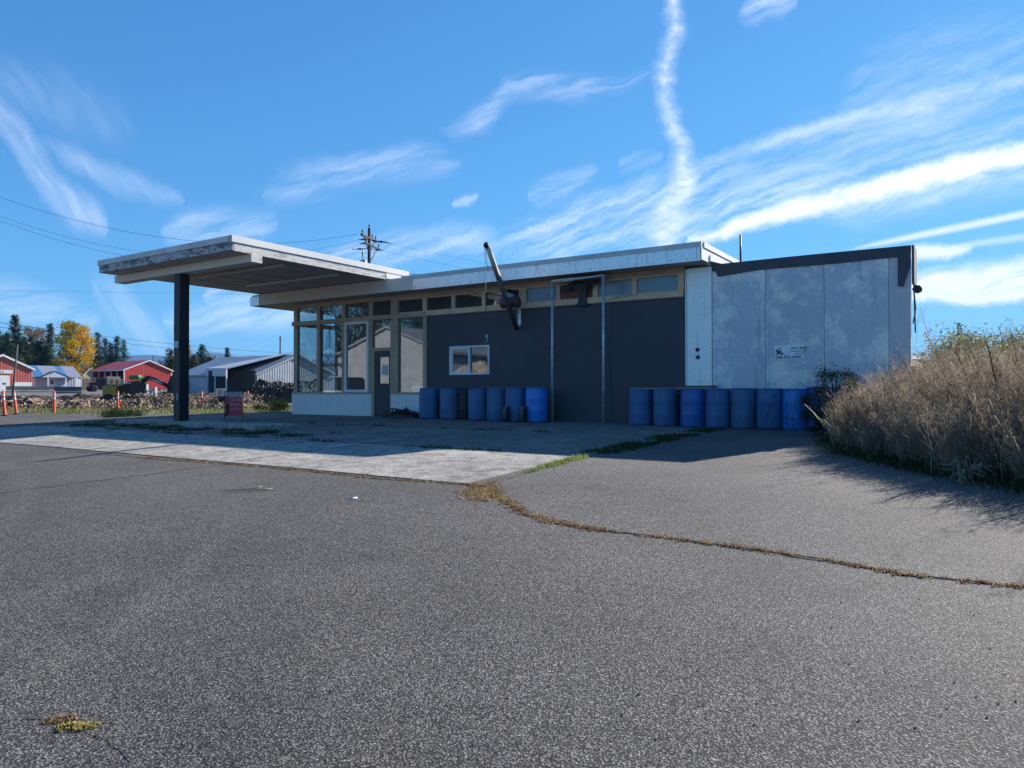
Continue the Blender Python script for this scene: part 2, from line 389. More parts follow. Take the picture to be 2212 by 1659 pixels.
def text(name, body, size, mat, parent, loc, rot, thick=.001, shear=0, align='LEFT', bold=0):
    cu = bpy.data.curves.new(name, 'FONT'); cu.body = body; cu.size = size; cu.extrude = thick; cu.shear = shear
    cu.align_x = align; cu.offset = bold
    t = bpy.data.objects.new(name, cu); C.objects.link(t)
    me = bpy.data.meshes.new_from_object(t.evaluated_get(bpy.context.evaluated_depsgraph_get()))
    C.objects.unlink(t); bpy.data.objects.remove(t)
    me.materials.clear(); me.materials.append(MT[mat])
    o = bpy.data.objects.new(name, me); C.objects.link(o)
    if parent: o.parent = parent
    o.location = loc; o.rotation_euler = rot
    return o

# ================================================================ SETTING
def grid_sheet(name, mat, xs, ys, hfn, inside=None, skirt=0, origin=None):
    idx = {}; v = []; f = []
    def vid(i, j):
        if (i, j) not in idx:
            idx[(i, j)] = len(v); x, y = xs[i], ys[j]
            if origin: w = wxy(x, y); v.append((w.x, w.y, hfn(w.x, w.y)))
            else: v.append((x, y, hfn(x, y)))
        return idx[(i, j)]
    cells = set()
    for i in range(len(xs)-1):
        for j in range(len(ys)-1):
            if inside is None or inside((xs[i]+xs[i+1])/2, (ys[j]+ys[j+1])/2): cells.add((i, j))
    flip = bool(origin)
    for (i, j) in cells:
        q = (vid(i, j), vid(i+1, j), vid(i+1, j+1), vid(i, j+1)); f.append(q[::-1] if False else q)
        if skirt:
            for (di, dj, a, b) in ((0, -1, (i, j), (i+1, j)), (0, 1, (i+1, j+1), (i, j+1)), (-1, 0, (i, j+1), (i, j)), (1, 0, (i+1, j), (i+1, j+1))):
                if (i+di, j+dj) not in cells:
                    A, Bv = v[vid(*a)], v[vid(*b)]; o = len(v)
                    v.extend([A, Bv, (Bv[0], Bv[1], Bv[2]-skirt), (A[0], A[1], A[2]-skirt)]); f.append((o+3, o+2, o+1, o))
    m = MB(); m.v = v; m.f = f; m.sm = [True]*len(f)
    o = m.build(name, mat)
    if flip: o.data.flip_normals()
    return o
def spaced(lo, hi, near_lo, near_hi, step, grow=1.25):
    a = [near_lo+i*step for i in range(int((near_hi-near_lo)/step)+1)]
    s = step; x = a[-1]
    while x < hi: s *= grow; x += s; a.append(min(x, hi))
    s = step; x = a[0]
    while x > lo: s *= grow; x -= s; a.insert(0, max(x, lo))
    return a
poly = [(-90, -40), (40, -40), (40, 3.2), (7.2, 4.4), (5.8, 6.2), (5.3, 8.2), (4.95, 10.5), (5.3, 12.5), (9.0, 13.7), (9, 16), (-4, 24), (-9, 26), (-14, 30), (-19, 33.6), (-90, 35.5)]
def inpoly(x, y):
    c = False
    for (x1, y1), (x2, y2) in zip(poly, poly[1:]+poly[:1]):
        if (y1 > y) != (y2 > y) and x < (x2-x1)*(y-y1)/(y2-y1)+x1: c = not c
    return c
def terr(x, y):
    z = gz(x, y)
    near = inpoly(x, y) or inpoly(x+.6, y) or inpoly(x, y-.6) or inpoly(x-.6, y+.3)
    p, q = pq(x, y)
    if near or (-11 < q < 9 and -9 < p < 1): z -= .09
    if y > 300: z += 2*noise.noise(Vector((x*.004, y*.004, 3)))*min(1, (y-300)/500)
    return z
tag(grid_sheet('ground', 'terrain', spaced(-5000, 5000, -50, 22, .6), spaced(-600, 6500, -6, 64, .6), terr), kind='structure')
lot = tag(grid_sheet('asphalt', 'asphalt', spaced(-90, 40, -40, 10, .4), spaced(-40, 36, -3, 36, .4), lambda x, y: gz(x, y), inpoly, .08), kind='structure')
lot['label'] = 'coarse grey asphalt lot sloping down towards the camera'

JQ = [-12.5, -8.2, -3.75, .36, 4.71]; JP = [.0, 3.6, 7.2, 10.05]
ap2 = grid_sheet('shaded_pavement', 'slabshade', [.02+i*(7.17/36) for i in range(37)], [-12.5+i*(17.21/86) for i in range(87)],
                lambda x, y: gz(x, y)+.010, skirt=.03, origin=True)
tag(ap2, 'concrete between the front strip and the station wall, shade put into its colour', kind='structure')
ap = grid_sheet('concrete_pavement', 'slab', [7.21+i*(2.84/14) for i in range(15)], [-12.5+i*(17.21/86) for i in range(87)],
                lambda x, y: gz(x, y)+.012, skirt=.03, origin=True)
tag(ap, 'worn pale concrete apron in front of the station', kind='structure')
def ribbon(name, pts, w, mat, lift=.005, parent=None, jag=.3, seg=.12):
    """thin strip following the ground along a path"""
    P = []
    for a, b in zip(pts, pts[1:]):
        a, b = Vector(a[:2]), Vector(b[:2]); n = max(1, int((b-a).length/seg))
        P += [a.lerp(b, i/n) for i in range(n)]
    P.append(Vector(pts[-1][:2]))
    m = MB(); vs = []
    for i, p in enumerate(P):
        d = P[min(i+1, len(P)-1)]-P[max(i-1, 0)]; d.normalize(); s = Vector((-d.y, d.x))
        off = s*random.uniform(-jag, jag)*w
        ww = w*random.uniform(.5, 1.2)
        for k in (1, -1):
            q = p+off+s*ww*.5*k; vs.append((q.x, q.y, gz(q.x, q.y)+lift))
    m.add(vs, [(2*i+1, 2*i, 2*i+2, 2*i+3)[::-1] for i in range(len(P)-1)])
    o = m.build(name, mat, parent); return o
for q in JQ[1:4]:
    ribbon('joint', [wxy(.1, q), wxy(10.04, q)], .03, 'crack', .0165, ap)
for p in JP[1:3]:
    ribbon('joint', [wxy(p, -12.4), wxy(p, 4.7)], .03, 'crack', .0170, ap)
for cr in ([(0, 1065), (120, 1049), (300, 1028), (430, 1010), (500, 1003)], [(0, 1018), (90, 1012)], [(60, 1546), (110, 1552), (200, 1580), (250, 1605), (290, 1640)]):
    ribbon('crack', [gp(*c) for c in cr], .032 if cr[0][1] < 1200 else .006, 'crack', .004, lot, 1.2, .03 if cr[0][1] > 1200 else .12)
# broad paler patch on the right of the seam
seam_px = [(1020, 1045), (1060, 1058), (1100, 1085), (1140, 1110), (1200, 1128), (1300, 1146), (1430, 1160), (1600, 1183), (1800, 1212), (1950, 1240), (2212, 1268), (2400, 1290)]
seam = [gp(*c) for c in seam_px]

# the newer, paler patch of asphalt on the right of the seam
from mathutils.geometry import delaunay_2d_cdt
bd = [Vector(v[:2]) for v in seam[1:]]+[Vector(v) for v in ((6.2, 2.6), (6.0, 4.2), (5.75, 6.3), (5.3, 8.2), (5.2, 12.4), (8.4, 13.7))]+[wxy(.12, 8.2), wxy(.12, 4.74), wxy(5, 4.74), wxy(9.4, 4.74)]
ring = []
for a, b in zip(bd, bd[1:]+bd[:1]):
    n = max(1, int((b-a).length/.15)); ring += [a.lerp(b, i/n) for i in range(n)]
def in_ring(x, y):
    c = False
    for a, b in zip(ring, ring[1:]+ring[:1]):
        if (a.y > y) != (b.y > y) and x < (b.x-a.x)*(y-a.y)/(b.y-a.y)+a.x: c = not c
    return c
inner = [Vector((x*.4+.2, y*.4+.2)) for x in range(-3, 24) for y in range(3, 48) if in_ring(x*.4+.2, y*.4+.2)]
vv, _e, ff, *_r = delaunay_2d_cdt(ring+inner, [(i, (i+1) % len(ring)) for i in range(len(ring))], [], 1, 1e-4)
ff = [f for f in ff if in_ring(sum(vv[i].x for i in f)/len(f), sum(vv[i].y for i in f)/len(f))]
m = MB(); m.add([(v.x, v.y, gz(v.x, v.y)+.008) for v in vv], ff, True)
o = m.build('asphalt_patch', 'patch'); tag(o, 'paler finer asphalt patch before the right hand panels', kind='structure')
rp = random.Random(12); m = MB()
for k in range(420):
    D = 2.6+rp.random()**1.6*9; x = rp.uniform(-.72, .72)*D; y = D
    if inpoly(x, y) and pq(x, y)[0] > 10.2:
        r = rp.uniform(.0025, .0075); z = gz(x, y)+r*.4
        m.add([(x-r, y, z), (x, y-r*.8, z), (x+r, y+r*.3, z), (x, y+r, z), (x, y, z+r*.9)], [(0, 1, 4), (1, 2, 4), (2, 3, 4), (3, 0, 4)])
tag(m.build('loose_pebbles', 'barrier'), 'tiny loose grey pebbles scattered over the asphalt', kind='stuff')

def blades(name, spots, mat, lab, h=.08, w=.008, per=8, spread=.05, kind='stuff', bend=.6, lift=0, parent=None):
    m = MB(); vs = []; fs = []
    for (x, y, s) in spots:
        for _ in range(per):
            a = random.uniform(0, 6.283); r = spread*s*random.random()**.5
            px, py = x+r*math.cos(a), y+r*math.sin(a); z = gz(px, py)+lift
            hh = h*s*random.uniform(.4, 1.2); t = random.uniform(0, 6.283); b = random.uniform(0, bend)*hh
            dx, dy = math.cos(t), math.sin(t); ww = w*random.uniform(.6, 1.4)
            o = len(vs)
            vs += [(px-dy*ww, py+dx*ww, z-.01), (px+dy*ww, py-dx*ww, z-.01),
                   (px+dx*b*.4+dy*ww*.7, py+dy*b*.4-dx*ww*.7, z+hh*.6), (px+dx*b*.4-dy*ww*.7, py+dy*b*.4+dx*ww*.7, z+hh*.6), (px+dx*b, py+dy*b, z+hh)]
            fs += [(o, o+1, o+2, o+3), (o+3, o+2, o+4)]
    m.add(vs, fs); o = m.build(name, mat, parent)
    tag(o, lab, kind=kind); return o
def along(pts, step, jit, s0=.6, s1=1.2, skip=0):
    out = []
    for a, b in zip(pts, pts[1:]):
        a, b = Vector(a[:2]), Vector(b[:2]); n = max(1, int((b-a).length/step))
        for i in range(n):
            if random.random() < skip: continue
            p = a.lerp(b, (i+random.random())/n)
            out.append((p.x+random.gauss(0, jit), p.y+random.gauss(0, jit), random.uniform(s0, s1)))
    return out
edge = [gp(x, y) for x, y in [(146, 973), (293, 987), (504, 1003), (662, 1017), (820, 1034), (996, 1045), (1040, 1052)]]
ew = [gp(x, y) for x, y in [(1060, 1044), (1140, 1022), (1200, 1003), (1262, 988)]]
m1 = [q for q in along(seam, .009, .020, .4, 1.2)+along(seam[:6], .010, .04, .6, 1.4) if noise.noise(Vector((q[0]*2.2, q[1]*2.2, 8))) > -.22 or random.random() < .25]
ribbon('crack', seam, .05, 'crack', .004, lot, .5)
ribbon('crack', edge, .03, 'crack', .006, lot, .5)
m1 = m1+along(edge[1:], .011, .03, .4, 1.1)+along(ew[:3], .014, .03, .5, 1.0)
blob = gp(1045, 1062)
m1 += [(blob.x+random.gauss(0, .10), blob.y+random.gauss(0, .22), random.uniform(.7, 1.4)) for _ in range(420)]
t_ = blades('dry_moss', m1, 'moss', 'dry orange and brown moss filling the crack between asphalt patches', .019, .0045, 12, .03, bend=1.5)
t_['category'] = 'moss'
g1 = along(ew[1:], .014, .03, .4, .9)
gg = [gp(x, y) for x, y in [(1175, 1012), (1262, 987)]]
g1 += along(gg, .008, .05, .7, 1.5)
blades('grass', g1, 'weedgreen', 'green grass tuft line where the concrete meets the asphalt', .045, .006, 8, .05, bend=1.3)
dk = []
for (p0, p1, q0, q1, n) in ((5.7, 6.8, -9.5, -2.0, 1300), (7.12, 7.3, -9, 3.5, 500), (3.55, 3.65, -6, 4.4, 160), (1.5, 6.8, 4.45, 5.0, 900), (.35, .8, 3.0, 4.6, 260), (4.6, 6.9, -12, -8.6, 700)):
    for _ in range(n):
        w = wxy(random.uniform(p0, p1), random.uniform(q0, q1))
        if noise.noise(Vector((w.x*1.3, w.y*1.3, 5)))+.25*random.random() > .12: dk.append((w.x, w.y, random.uniform(.5, 1.6)))
for q in JQ[1:4]:
    for _ in range(260):
        w = wxy(random.uniform(.6, 10), q+random.gauss(0, .015)); dk.append((w.x, w.y, random.uniform(.15, .5)))
blades('weeds', dk, 'darkgreen', 'low dark weeds around the pump island and in the slab joints', .055, .006, 7, .07, bend=1.2)
yt = gp(170, 1566); yt2 = gp(135, 1552)
blades('grass', [(yt.x+random.gauss(0, .035), yt.y+random.gauss(0, .016), random.uniform(.5, 1)) for _ in range(90)], 'yellowmoss', 'small yellow green tuft in a crack at the bottom left', .018, .004, 6, .012)
blades('dry_moss', [(yt2.x+random.gauss(0, .025), yt2.y+random.gauss(0, .016), random.uniform(.5, 1)) for _ in range(60)], 'moss', 'little brown moss patch beside the yellow green tuft', .014, .004, 6, .012)

# verge beyond the street
vg = []
for _ in range(5200):
    y = random.uniform(33.2, 46); x = random.uniform(-36, -2)*y/34
    if y > 37 and random.random() < .45: continue
    if noise.noise(Vector((x*.5, y*.5, 1))) < -.15-.02*(y-34): continue
    vg.append((x, y, random.uniform(.6, 1.8)))
blades('grass', vg, 'grass', 'patchy green verge between the street and the dug earth', .09, .022, 6, .35, bend=1.2)
vg = [(random.uniform(-36, -6)*1.1, random.uniform(36, 47), random.uniform(.6, 1.6)) for _ in range(1500)]
blades('dry_grass', vg, 'drygrass', 'dry straw coloured grass along the earth heap', .15, .025, 4, .3)

# gravel yard across the street
yard = grid_sheet('gravel_yard', 'gravel', spaced(-140, -6, -100, -10, 2), [47+i*2 for i in range(42)], lambda x, y: gz(x, y)+.03)
tag(yard, kind='structure')
lawn = tag(grid_sheet('lawn', 'grass', [-92+i*2 for i in range(18)], [131+i*1.5 for i in range(14)], lambda x, y: gz(x, y)+.06), kind='structure')

# hills
def hills(name, D, x0, x1, prof, depth, seed, step):
    m = MB(); n = int((x1-x0)/step); vs = []
    rows = 7
    for i in range(n+1):
        x = x0+step*i
        h = lin(prof, (x/D)*F+CX); h = (HY-h)/F*D+(14*noise.noise(Vector((x*.004, seed, 0)))+7*noise.noise(Vector((x*.013, seed, 4))))*D/3000
        for r in range(rows):
            t = r/(rows-1)
            hh = h*math.sin(t*math.pi*.5)**.8 if r < rows-1 else h
            vs.append((x+40*noise.noise(Vector((x*.003, r, seed))), D-depth+depth*t, hh if r else -10))
    m.add(vs, [(i*rows+r, (i+1)*rows+r, (i+1)*rows+r+1, i*rows+r+1) for i in range(n) for r in range(rows-1)], True)
    return tag(m.build(name, 'hill'), kind='structure')
hills('hills', 4200, -5200, 5200, [(-400, 765), (0, 768), (270, 772), (330, 767), (390, 772), (450, 770), (475, 763), (500, 768), (560, 774), (700, 776), (1500, 772), (1990, 765), (2100, 760), (2400, 762)], 900, 3, 60)
hills('foothills', 1900, -2600, 2600, [(-500, 780), (0, 783), (300, 786), (700, 790), (1500, 790), (2000, 778), (2300, 772)], 500, 8, 30)

# ================================================================ THE STATION
S = thing('service_station', (W0.x, W0.y, 0), ROT, 'disused flat roofed service station with charcoal front, pale side panels and a canopy', 'building')
def front(xd): return fq(xd, 0)
q0 = fq(634.8); q1 = fq(1478); q1b = fq(1484); qd = fq(922.2); qe = fq(1968.3)
zb0, zb1 = 3.05, 3.19; zt = 3.64; ztop = 3.78
DEP = 9.0
# floor and hidden walls
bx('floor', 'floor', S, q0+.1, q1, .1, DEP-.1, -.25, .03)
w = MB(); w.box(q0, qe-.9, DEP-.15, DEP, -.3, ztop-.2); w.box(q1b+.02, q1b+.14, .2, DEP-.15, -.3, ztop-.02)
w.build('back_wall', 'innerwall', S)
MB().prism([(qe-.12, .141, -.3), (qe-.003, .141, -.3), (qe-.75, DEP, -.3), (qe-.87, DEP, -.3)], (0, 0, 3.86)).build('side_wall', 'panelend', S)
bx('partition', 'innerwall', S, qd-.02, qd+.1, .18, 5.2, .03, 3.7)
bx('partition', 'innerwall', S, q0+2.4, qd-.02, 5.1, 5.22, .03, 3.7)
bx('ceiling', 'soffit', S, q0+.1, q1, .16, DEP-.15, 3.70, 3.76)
# dark front wall with the sliding window cut out
sx0, sx1 = fq(971.8), fq(1057.6); sz0, sz1 = 1.275, 2.11
w = MB()
w.box(qd+.08, sx0, 0, .16, -.05, zb0); w.box(sx1, q1, 0, .16, -.05, zb0); w.box(sx0, sx1, 0, .16, -.05, sz0); w.box(sx0, sx1, 0, .16, sz1, zb0)
tag(w.build('front_wall', 'darkwall', S), 'plain charcoal painted front wall')
bx('wall_seam', 'blackpl', S, fq(1305)+.2, fq(1305)+.215, -.004, .03, 0, zb0-.01)
# sliding window
win = tag(MB().box(sx0, sx1, -.03, .07, sz0, sz0+.05).box(sx0, sx1, -.03, .07, sz1-.05, sz1).box(sx0, sx0+.055, -.03, .07, sz0+.05, sz1-.05)
          .box(sx1-.05, sx1, -.03, .07, sz0+.05, sz1-.05).box((sx0+sx1)/2-.03, (sx0+sx1)/2+.03, -.02, .06, sz0+.05, sz1-.05).build('sliding_window', 'vinyl', S), 'white framed sliding window')
a, b_ = sx0+.055, (sx0+sx1)/2-.03
MB().box(a, b_, .0, .03, sz0+.05, sz0+.10).box(a, b_, .0, .03, sz1-.10, sz1-.05).box(a, a+.05, .0, .03, sz0+.10, sz1-.10).build('sash', 'vinyl', win)
bx('pane', 'glass', win, a+.05, b_, .012, .018, sz0+.10, sz1-.10)
bx('pane', 'glass', win, b_+.06, sx1-.05, .035, .041, sz0+.05, sz1-.05)
# low white siding
def siding(name, xa, xb, za, zb_, yy, flipx=False, pitch=.16):
    m = MB(); x = xa
    while x < xb-.01:
        e = min(x+pitch-.012, xb)
        if flipx: m.box(yy, yy+.03, x, e, za, zb_)
        else: m.box(x, e, yy, yy+.03, za+random.uniform(0, .01), zb_)
        x += pitch
    if flipx: m.box(yy+.012, yy+.1, xa, xb, za, zb_-.005)
    else: m.box(xa, xb, yy+.012, yy+.12, za, zb_-.005)
    return m.build(name, 'siding', S)
siding('siding_panel', q0-.04, fq(804.5), .0, .70, -.05)
siding('siding_panel', fq(847), fq(918), .0, .70, -.05)
siding('siding_panel', .1, 5.2, .0, .70, q0-.05, True)
# frame work: sill, beam, head, posts
fr = MB()
fr.box(q0-.05, fq(804.5), -.06, .12, .705, .765); fr.box(fq(847), fq(922), -.06, .12, .705, .765)
fr.build('sill', 'greytan', S)
fr = MB(); fr.box(q0-.06, q1, -.05, .11, zb0, zb1); fr.box(q0, q1+.01, -.012, .13, zt, ztop)
fr.box(q0-.05, q0+.11, .112, 5.2, zb0, zb1); fr.box(q0+.002, q0+.11, .132, 5.2, zt, ztop)
fr.build('beam', 'greytan', S)
po = MB()
def post(x0, x1, za, zb_, y0=-.02, y1=.10): po.box(fq(x0), fq(x1), y0, y1, za, zb_)
for (x0, x1) in ((634.8, 642.5), (684.5, 691), (738.6, 746), (797.8, 805)):
    post(x0, x1, .765, zb0-.003); post(x0, x1, zb1+.003, zt-.003)
post(844.7, 860.6, -.02, zb0-.003, -.03, .13); post(844.7, 860.6, zb1+.003, zt-.003, -.03, .13)
post(914.7, 922.2, .765, zb0-.003, -.03, .14); post(797.9, 804.9, -.02, .70, -.02, .12)
for yb in (1.12, 1.86, 3.4): po.box(q0+.003, q0+.105, yb, yb+.1, .765, zb0-.003); po.box(q0+.004, q0+.105, yb, yb+.1, zb1+.003, zt-.003)
po.box(q0+.005, q0+.108, .08, .12, .77, zb0-.004)
build_each(po, 'post', 'greytan', S)
po = MB()
trans = [(642.6, 684.5, 'glass'), (691, 738.6, 'glass'), (746, 797.8, 'glass'), (805, 844.7, 'glassdark'), (860.6+2, 913, 'glassdark'), (921.5, 975.4, 'glassdark'),
         (982.5, 1040.9, 'glassdark'), (1048.6, 1109.3, 'glassdark'), (1136, 1202.8, 'cover'), (1210, 1281, 'redply'), (1291.3, 1365.7, 'cover'), (1375.5, 1465, 'cover')]
for (a, b_), (c, d) in zip([(t[0], t[1]) for t in trans[4:]], [(t[0], t[1]) for t in trans[5:]]): post(b_, c, zb1+.003, zt-.003, -.012, .11)
post(1465, 1478, zb1+.003, zt-.003, -.012, .13)
po.box(fq(862), q1, -.014, .1, zb1+.002, zb1+.035); po.box(fq(862), q1, -.010, .1, zt-.035, zt-.002)
build_each(po, 'window_mullion', 'tan', S)
bx('beam_trim', 'tan', S, fq(925), q1, -.075, -.052, zb0+.02, zb1-.004)
for a, b_, mt in trans: bx('window_pane', mt, S, fq(a)+.005, fq(b_)-.005, .05, .056, zb1+.004, zt-.004)
# lower shop windows
for (a, b_) in ((642.6, 684.5), (691, 738.6)): bx('window_pane', 'glass', S, fq(a), fq(b_), .04, .046, .766, zb0-.004)
wf = MB(); a, b_ = fq(746.2), fq(797.6)
wf.box(a, b_, -.05, .03, .77, .85); wf.box(a, b_, -.05, .03, zb0-.09, zb0-.004); wf.box(a, a+.08, -.05, .03, .85, zb0-.09); wf.box(b_-.08, b_, -.05, .03, .85, zb0-.09)
fw = tag(wf.build('framed_window', 'vinyl', S), 'tall window with a white frame'); bx('pane', 'glass', fw, a+.08, b_-.08, -.01, -.004, .85, zb0-.09)
bx('window_pane', 'glass', S, fq(805), fq(844.7), .04, .046, 2.17, zb0-.004)
bx('window_pane', 'glass', S, fq(860.6), fq(914.7), .04, .046, .766, zb0-.004)
bx('inner_board', 'whitepanel', S, fq(884), fq(912), .10, .13, .79, .97)
for (ya, yb) in ((.12, 1.12), (1.22, 1.86), (1.96, 3.4)):
    if ya < 1.9:
        bx('window_pane', 'glass', S, q0+.05, q0+.056, ya, yb, .77, zb0-.004); bx('window_pane', 'glass', S, q0+.05, q0+.056, ya, yb, zb1+.004, zt-.004)
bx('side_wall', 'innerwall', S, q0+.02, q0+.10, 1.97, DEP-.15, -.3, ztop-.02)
# door
dx0, dx1 = fq(809.5), fq(843.6)
fr = MB(); fr.box(fq(805), dx0, -.03, .10, 0, 2.06); fr.box(dx1, fq(844.7), -.03, .10, 0, 2.06); fr.box(fq(805), fq(844.7), -.035, .11, 2.06, 2.17); fr.build('door_frame', 'greytan', S)
gx0, gx1 = fq(819.5), fq(839.8)
dr = MB(); dr.box(dx0, gx0, 0, .045, .01, 2.05); dr.box(gx1, dx1, 0, .045, .01, 2.05); dr.box(gx0, gx1, 0, .045, .01, 1.04); dr.box(gx0, gx1, 0, .045, 1.87, 2.05)
door = tag(dr.build('door', 'darkwall', S), 'dark door with a glass upper half'); bx('pane', 'glass', door, gx0, gx1, .02, .026, 1.04, 1.87)
MB().tube([(dx0+.07, -.05, 1.02), (dx0+.16, -.05, 1.02)], .012).tube([(dx0+.07, -.05, 1.02), (dx0+.07, 0, 1.02)], .014).build('handle', 'chrome', door)
bx('paper_notice', 'paper', door, gx0+.10, gx1-.08, .008, .012, 1.30, 1.62)
# writing on the second window
zl = fq(696)
text('window_lettering', 'Highland', .26, 'blackpl', S, (fq(694), .036, 1.90), (R(90), 0, 0), bold=.004)
text('window_lettering', 'Butchering', .22, 'blackpl', S, (fq(694), .036, 1.62), (R(90), 0, 0), bold=.003)
tr = MB()
cxl = fq(703)+.15
for k in range(9):
    z = 2.25+.075*k; wd = .26-.022*k
    tr.tube([(cxl-wd, .034, z-.06), (cxl, .034, z+.03), (cxl+wd*.8, .034, z-.05)], .011, 4)
tr.tube([(cxl, .034, 2.2), (cxl+.02, .034, 2.95)], .01, 4)
tr.build('pine_decal', 'blackpl', S)
# interior clutter
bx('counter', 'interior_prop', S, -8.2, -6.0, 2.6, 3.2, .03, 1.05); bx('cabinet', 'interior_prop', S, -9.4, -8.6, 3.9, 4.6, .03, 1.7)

# main roof
ol, orr, of = fq(541, .6), fq(1514.5, .6), -.6
bx('roof', 'rooftop', S, ol+.03, orr-.03, of+.03, DEP+.4, 3.90, 4.16)
bx('soffit', 'soffit', S, ol+.02, orr-.02, of+.02, DEP+.38, 3.785, 3.81)
qc0 = fq(892, .6)                                   # metal cladding starts here, painted wood to its left
fa = MB(); x = qc0
while x < orr-.02:
    e = min(x+1.22, orr); fa.box(x, e-.008, of-.022, of+.01, 3.80, 4.09); x += 1.22
fa.box(qc0, orr, of-.03, of, 3.775, 3.80); fa.build('metal_fascia', 'fasciametal', S)
bx('cap_flashing', 'roofmetal', S, fq(868, .6), orr+.02, of-.035, of+.12, 4.092, 4.21)
fs_ = MB(); fs_.box(orr-.002, orr+.025, of-.02, DEP+.4, 3.80, 4.088); fs_.build('end_fascia', 'whitecap', S)
bx('end_cap', 'whitecap', S, orr-.08, orr+.045, of+.12, DEP+.42, 4.092, 4.212)
bx('wood_fascia', 'beam', S, ol+.5, qc0-.01, of-.02, of+.01, 3.785, 4.17)
bx('corner_cladding', 'fasciametal', S, ol, ol+.49, of-.03, of+.3, 3.785, 4.10)
bx('side_fascia', 'fasciametal', S, ol-.01, ol+.02, of+.3, DEP+.4, 3.785, 4.10)
# rivets
rv = MB(); x = qc0+.1
while x < orr: rv.box(x, x+.02, of-.03, of-.022, 3.83, 3.85); rv.box(x+.05, x+.07, of-.029, of-.0225, 4.055, 4.07); x += .41
build_each(rv, 'rivet', 'blackpl', S)

# canopy
can = bx('canopy', 'rooftop', S, 0, .01, 0, .01, 4.3, 4.31)
bpy.data.objects.remove(can)
def loc(x, y): v = Vector((x, y))-W0; return v.dot(U), v.dot(B)
cq, cb = loc(-6.72, 17.15); cL = 6.17; cE = cb+5.32+1.0
can = tag(MB().box(cq-cL+.04, cq-.04, cb+.04, cE-.02, 4.22, 4.50).build('canopy', 'rooftop', S), 'flat canopy with peeling fascia reaching out from the roof')
MB().box(cq-cL, cq, cb, cb+.04, 4.20, 4.40).box(cq-cL, cq-cL+.04, cb+.04, cE, 4.20, 4.40).build('fascia', 'canopyfascia', can)
MB().box(cq-cL-.03, cq, cb-.03, cb+.03, 4.402, 4.55).box(cq-cL-.03, cq-cL+.03, cb+.03, cE, 4.402, 4.55).build('front_cap', 'roofmetal', can)
bx('side_board', 'whitewood', can, cq-.038, cq+.004, cb+.04, cb+5.3, 4.18, 4.39)
bx('side_cap', 'whitecap', can, cq-.1, cq+.03, cb-.03, cE, 4.392, 4.552)
bx('end_cladding', 'whitecap', can, cq-.036, cq+.015, cb+5.302, cE, 4.215, 4.391)
bx('soffit_panel', 'soffit', can, cq-cL+.05, cq-.05, cb+.06, cE-.05, 4.20, 4.218)
so = MB()
for k in range(1, 5): so.box(cq-cL*k/5-.006, cq-cL*k/5+.006, cb+.06, cE-.06, 4.194, 4.1995)
for k in range(1, 3): so.box(cq-cL+.06, cq-.06, cb+6*k/3-.006, cb+6*k/3+.006, 4.190, 4.1935)
so.build('soffit_joint', 'black', can)
bx('beam', 'beam', can, cq-cL-.12, cq+.03, cb+.50, cb+.82, 3.98, 4.188, bevel=.008)
bx('beam_end', 'whitewood', can, cq+.031, cq+.05, cb+.50, cb+.82, 3.985, 4.185)
for bb in (cb+1.9, cb+3.8):
    m = MB(); m.tube([(cq-4.6, bb, 4.15), (cq-.45, bb, 4.15)], .028, 8); m.box(cq-4.6, cq-.45, bb-.05, bb+.05, 4.165, 4.186); m.build('tube_light', 'beam', can)
cc = cq-3.14; bm_ = cb+.66
cz = gz(*(W0+U*cc+B*bm_))
m = MB(); m.box(cc-.14, cc+.14, bm_-.14, bm_-.115, cz-.15, 3.978).box(cc-.14, cc+.14, bm_+.115, bm_+.14, cz-.15, 3.978).box(cc-.02, cc+.02, bm_-.114, bm_+.114, cz-.15, 3.978).box(cc+.10, cc+.139, bm_-.114, bm_+.114, cz-.15, 3.978).box(cc-.139, cc-.10, bm_-.114, bm_+.114, cz-.15, 3.978)
col = m.build('column', 'post', can, .01)
bx('switch_box', 'post', can, cc-.24, cc-.141, bm_-.08, bm_+.08, 2.36, 2.64)
bx('paper_notice', 'paper', can, cc-.10, cc+.09, bm_-.152, bm_-.141, 1.97, 2.15)
bx('reflector', 'paper', can, cc+.03, cc+.07, bm_-.152, bm_-.141, .55, .75)

# right hand annex
seams = [1484.5, 1538.7, 1653.7, 1781, 1920.7, 1968.5]; pm = ['whitepanel', 'panel', 'panel2', 'panel', 'panelend']
for i in range(5):
    top = 3.60 if i else 3.72
    o = bx('wall_panel', pm[i], S, fq(seams[i])+.006, fq(seams[i+1])-(.006 if i < 4 else 0), -.02 if i == 0 else 0, .14, .0 if i else .80, top)
    if i == 0: o['label'] = 'narrow worn white panel beside the charcoal wall'
    if i == 4: o['label'] = 'narrow paler panel at the right end'
bx('wall_base', 'panel', S, fq(1484.5)+.01, fq(1968)-.02, .03, .13, -.3, 3.5)
bx('panel_foot', 'greytan', S, fq(1395), fq(1538.7), -.04, .02, .74, .795)
bx('corner_strip', 'vinyl', S, fq(1481), fq(1484.5)+.002, -.035, .02, .80, 3.70)
for (xx, yy) in ((1507.5, 755.5), (1508.5, 772)): MB().lathe([(.05, 0), (.05, .012)], 12, fq(xx), -.034, fz(xx, yy), 'y').build('pipe_hole', 'black', S)
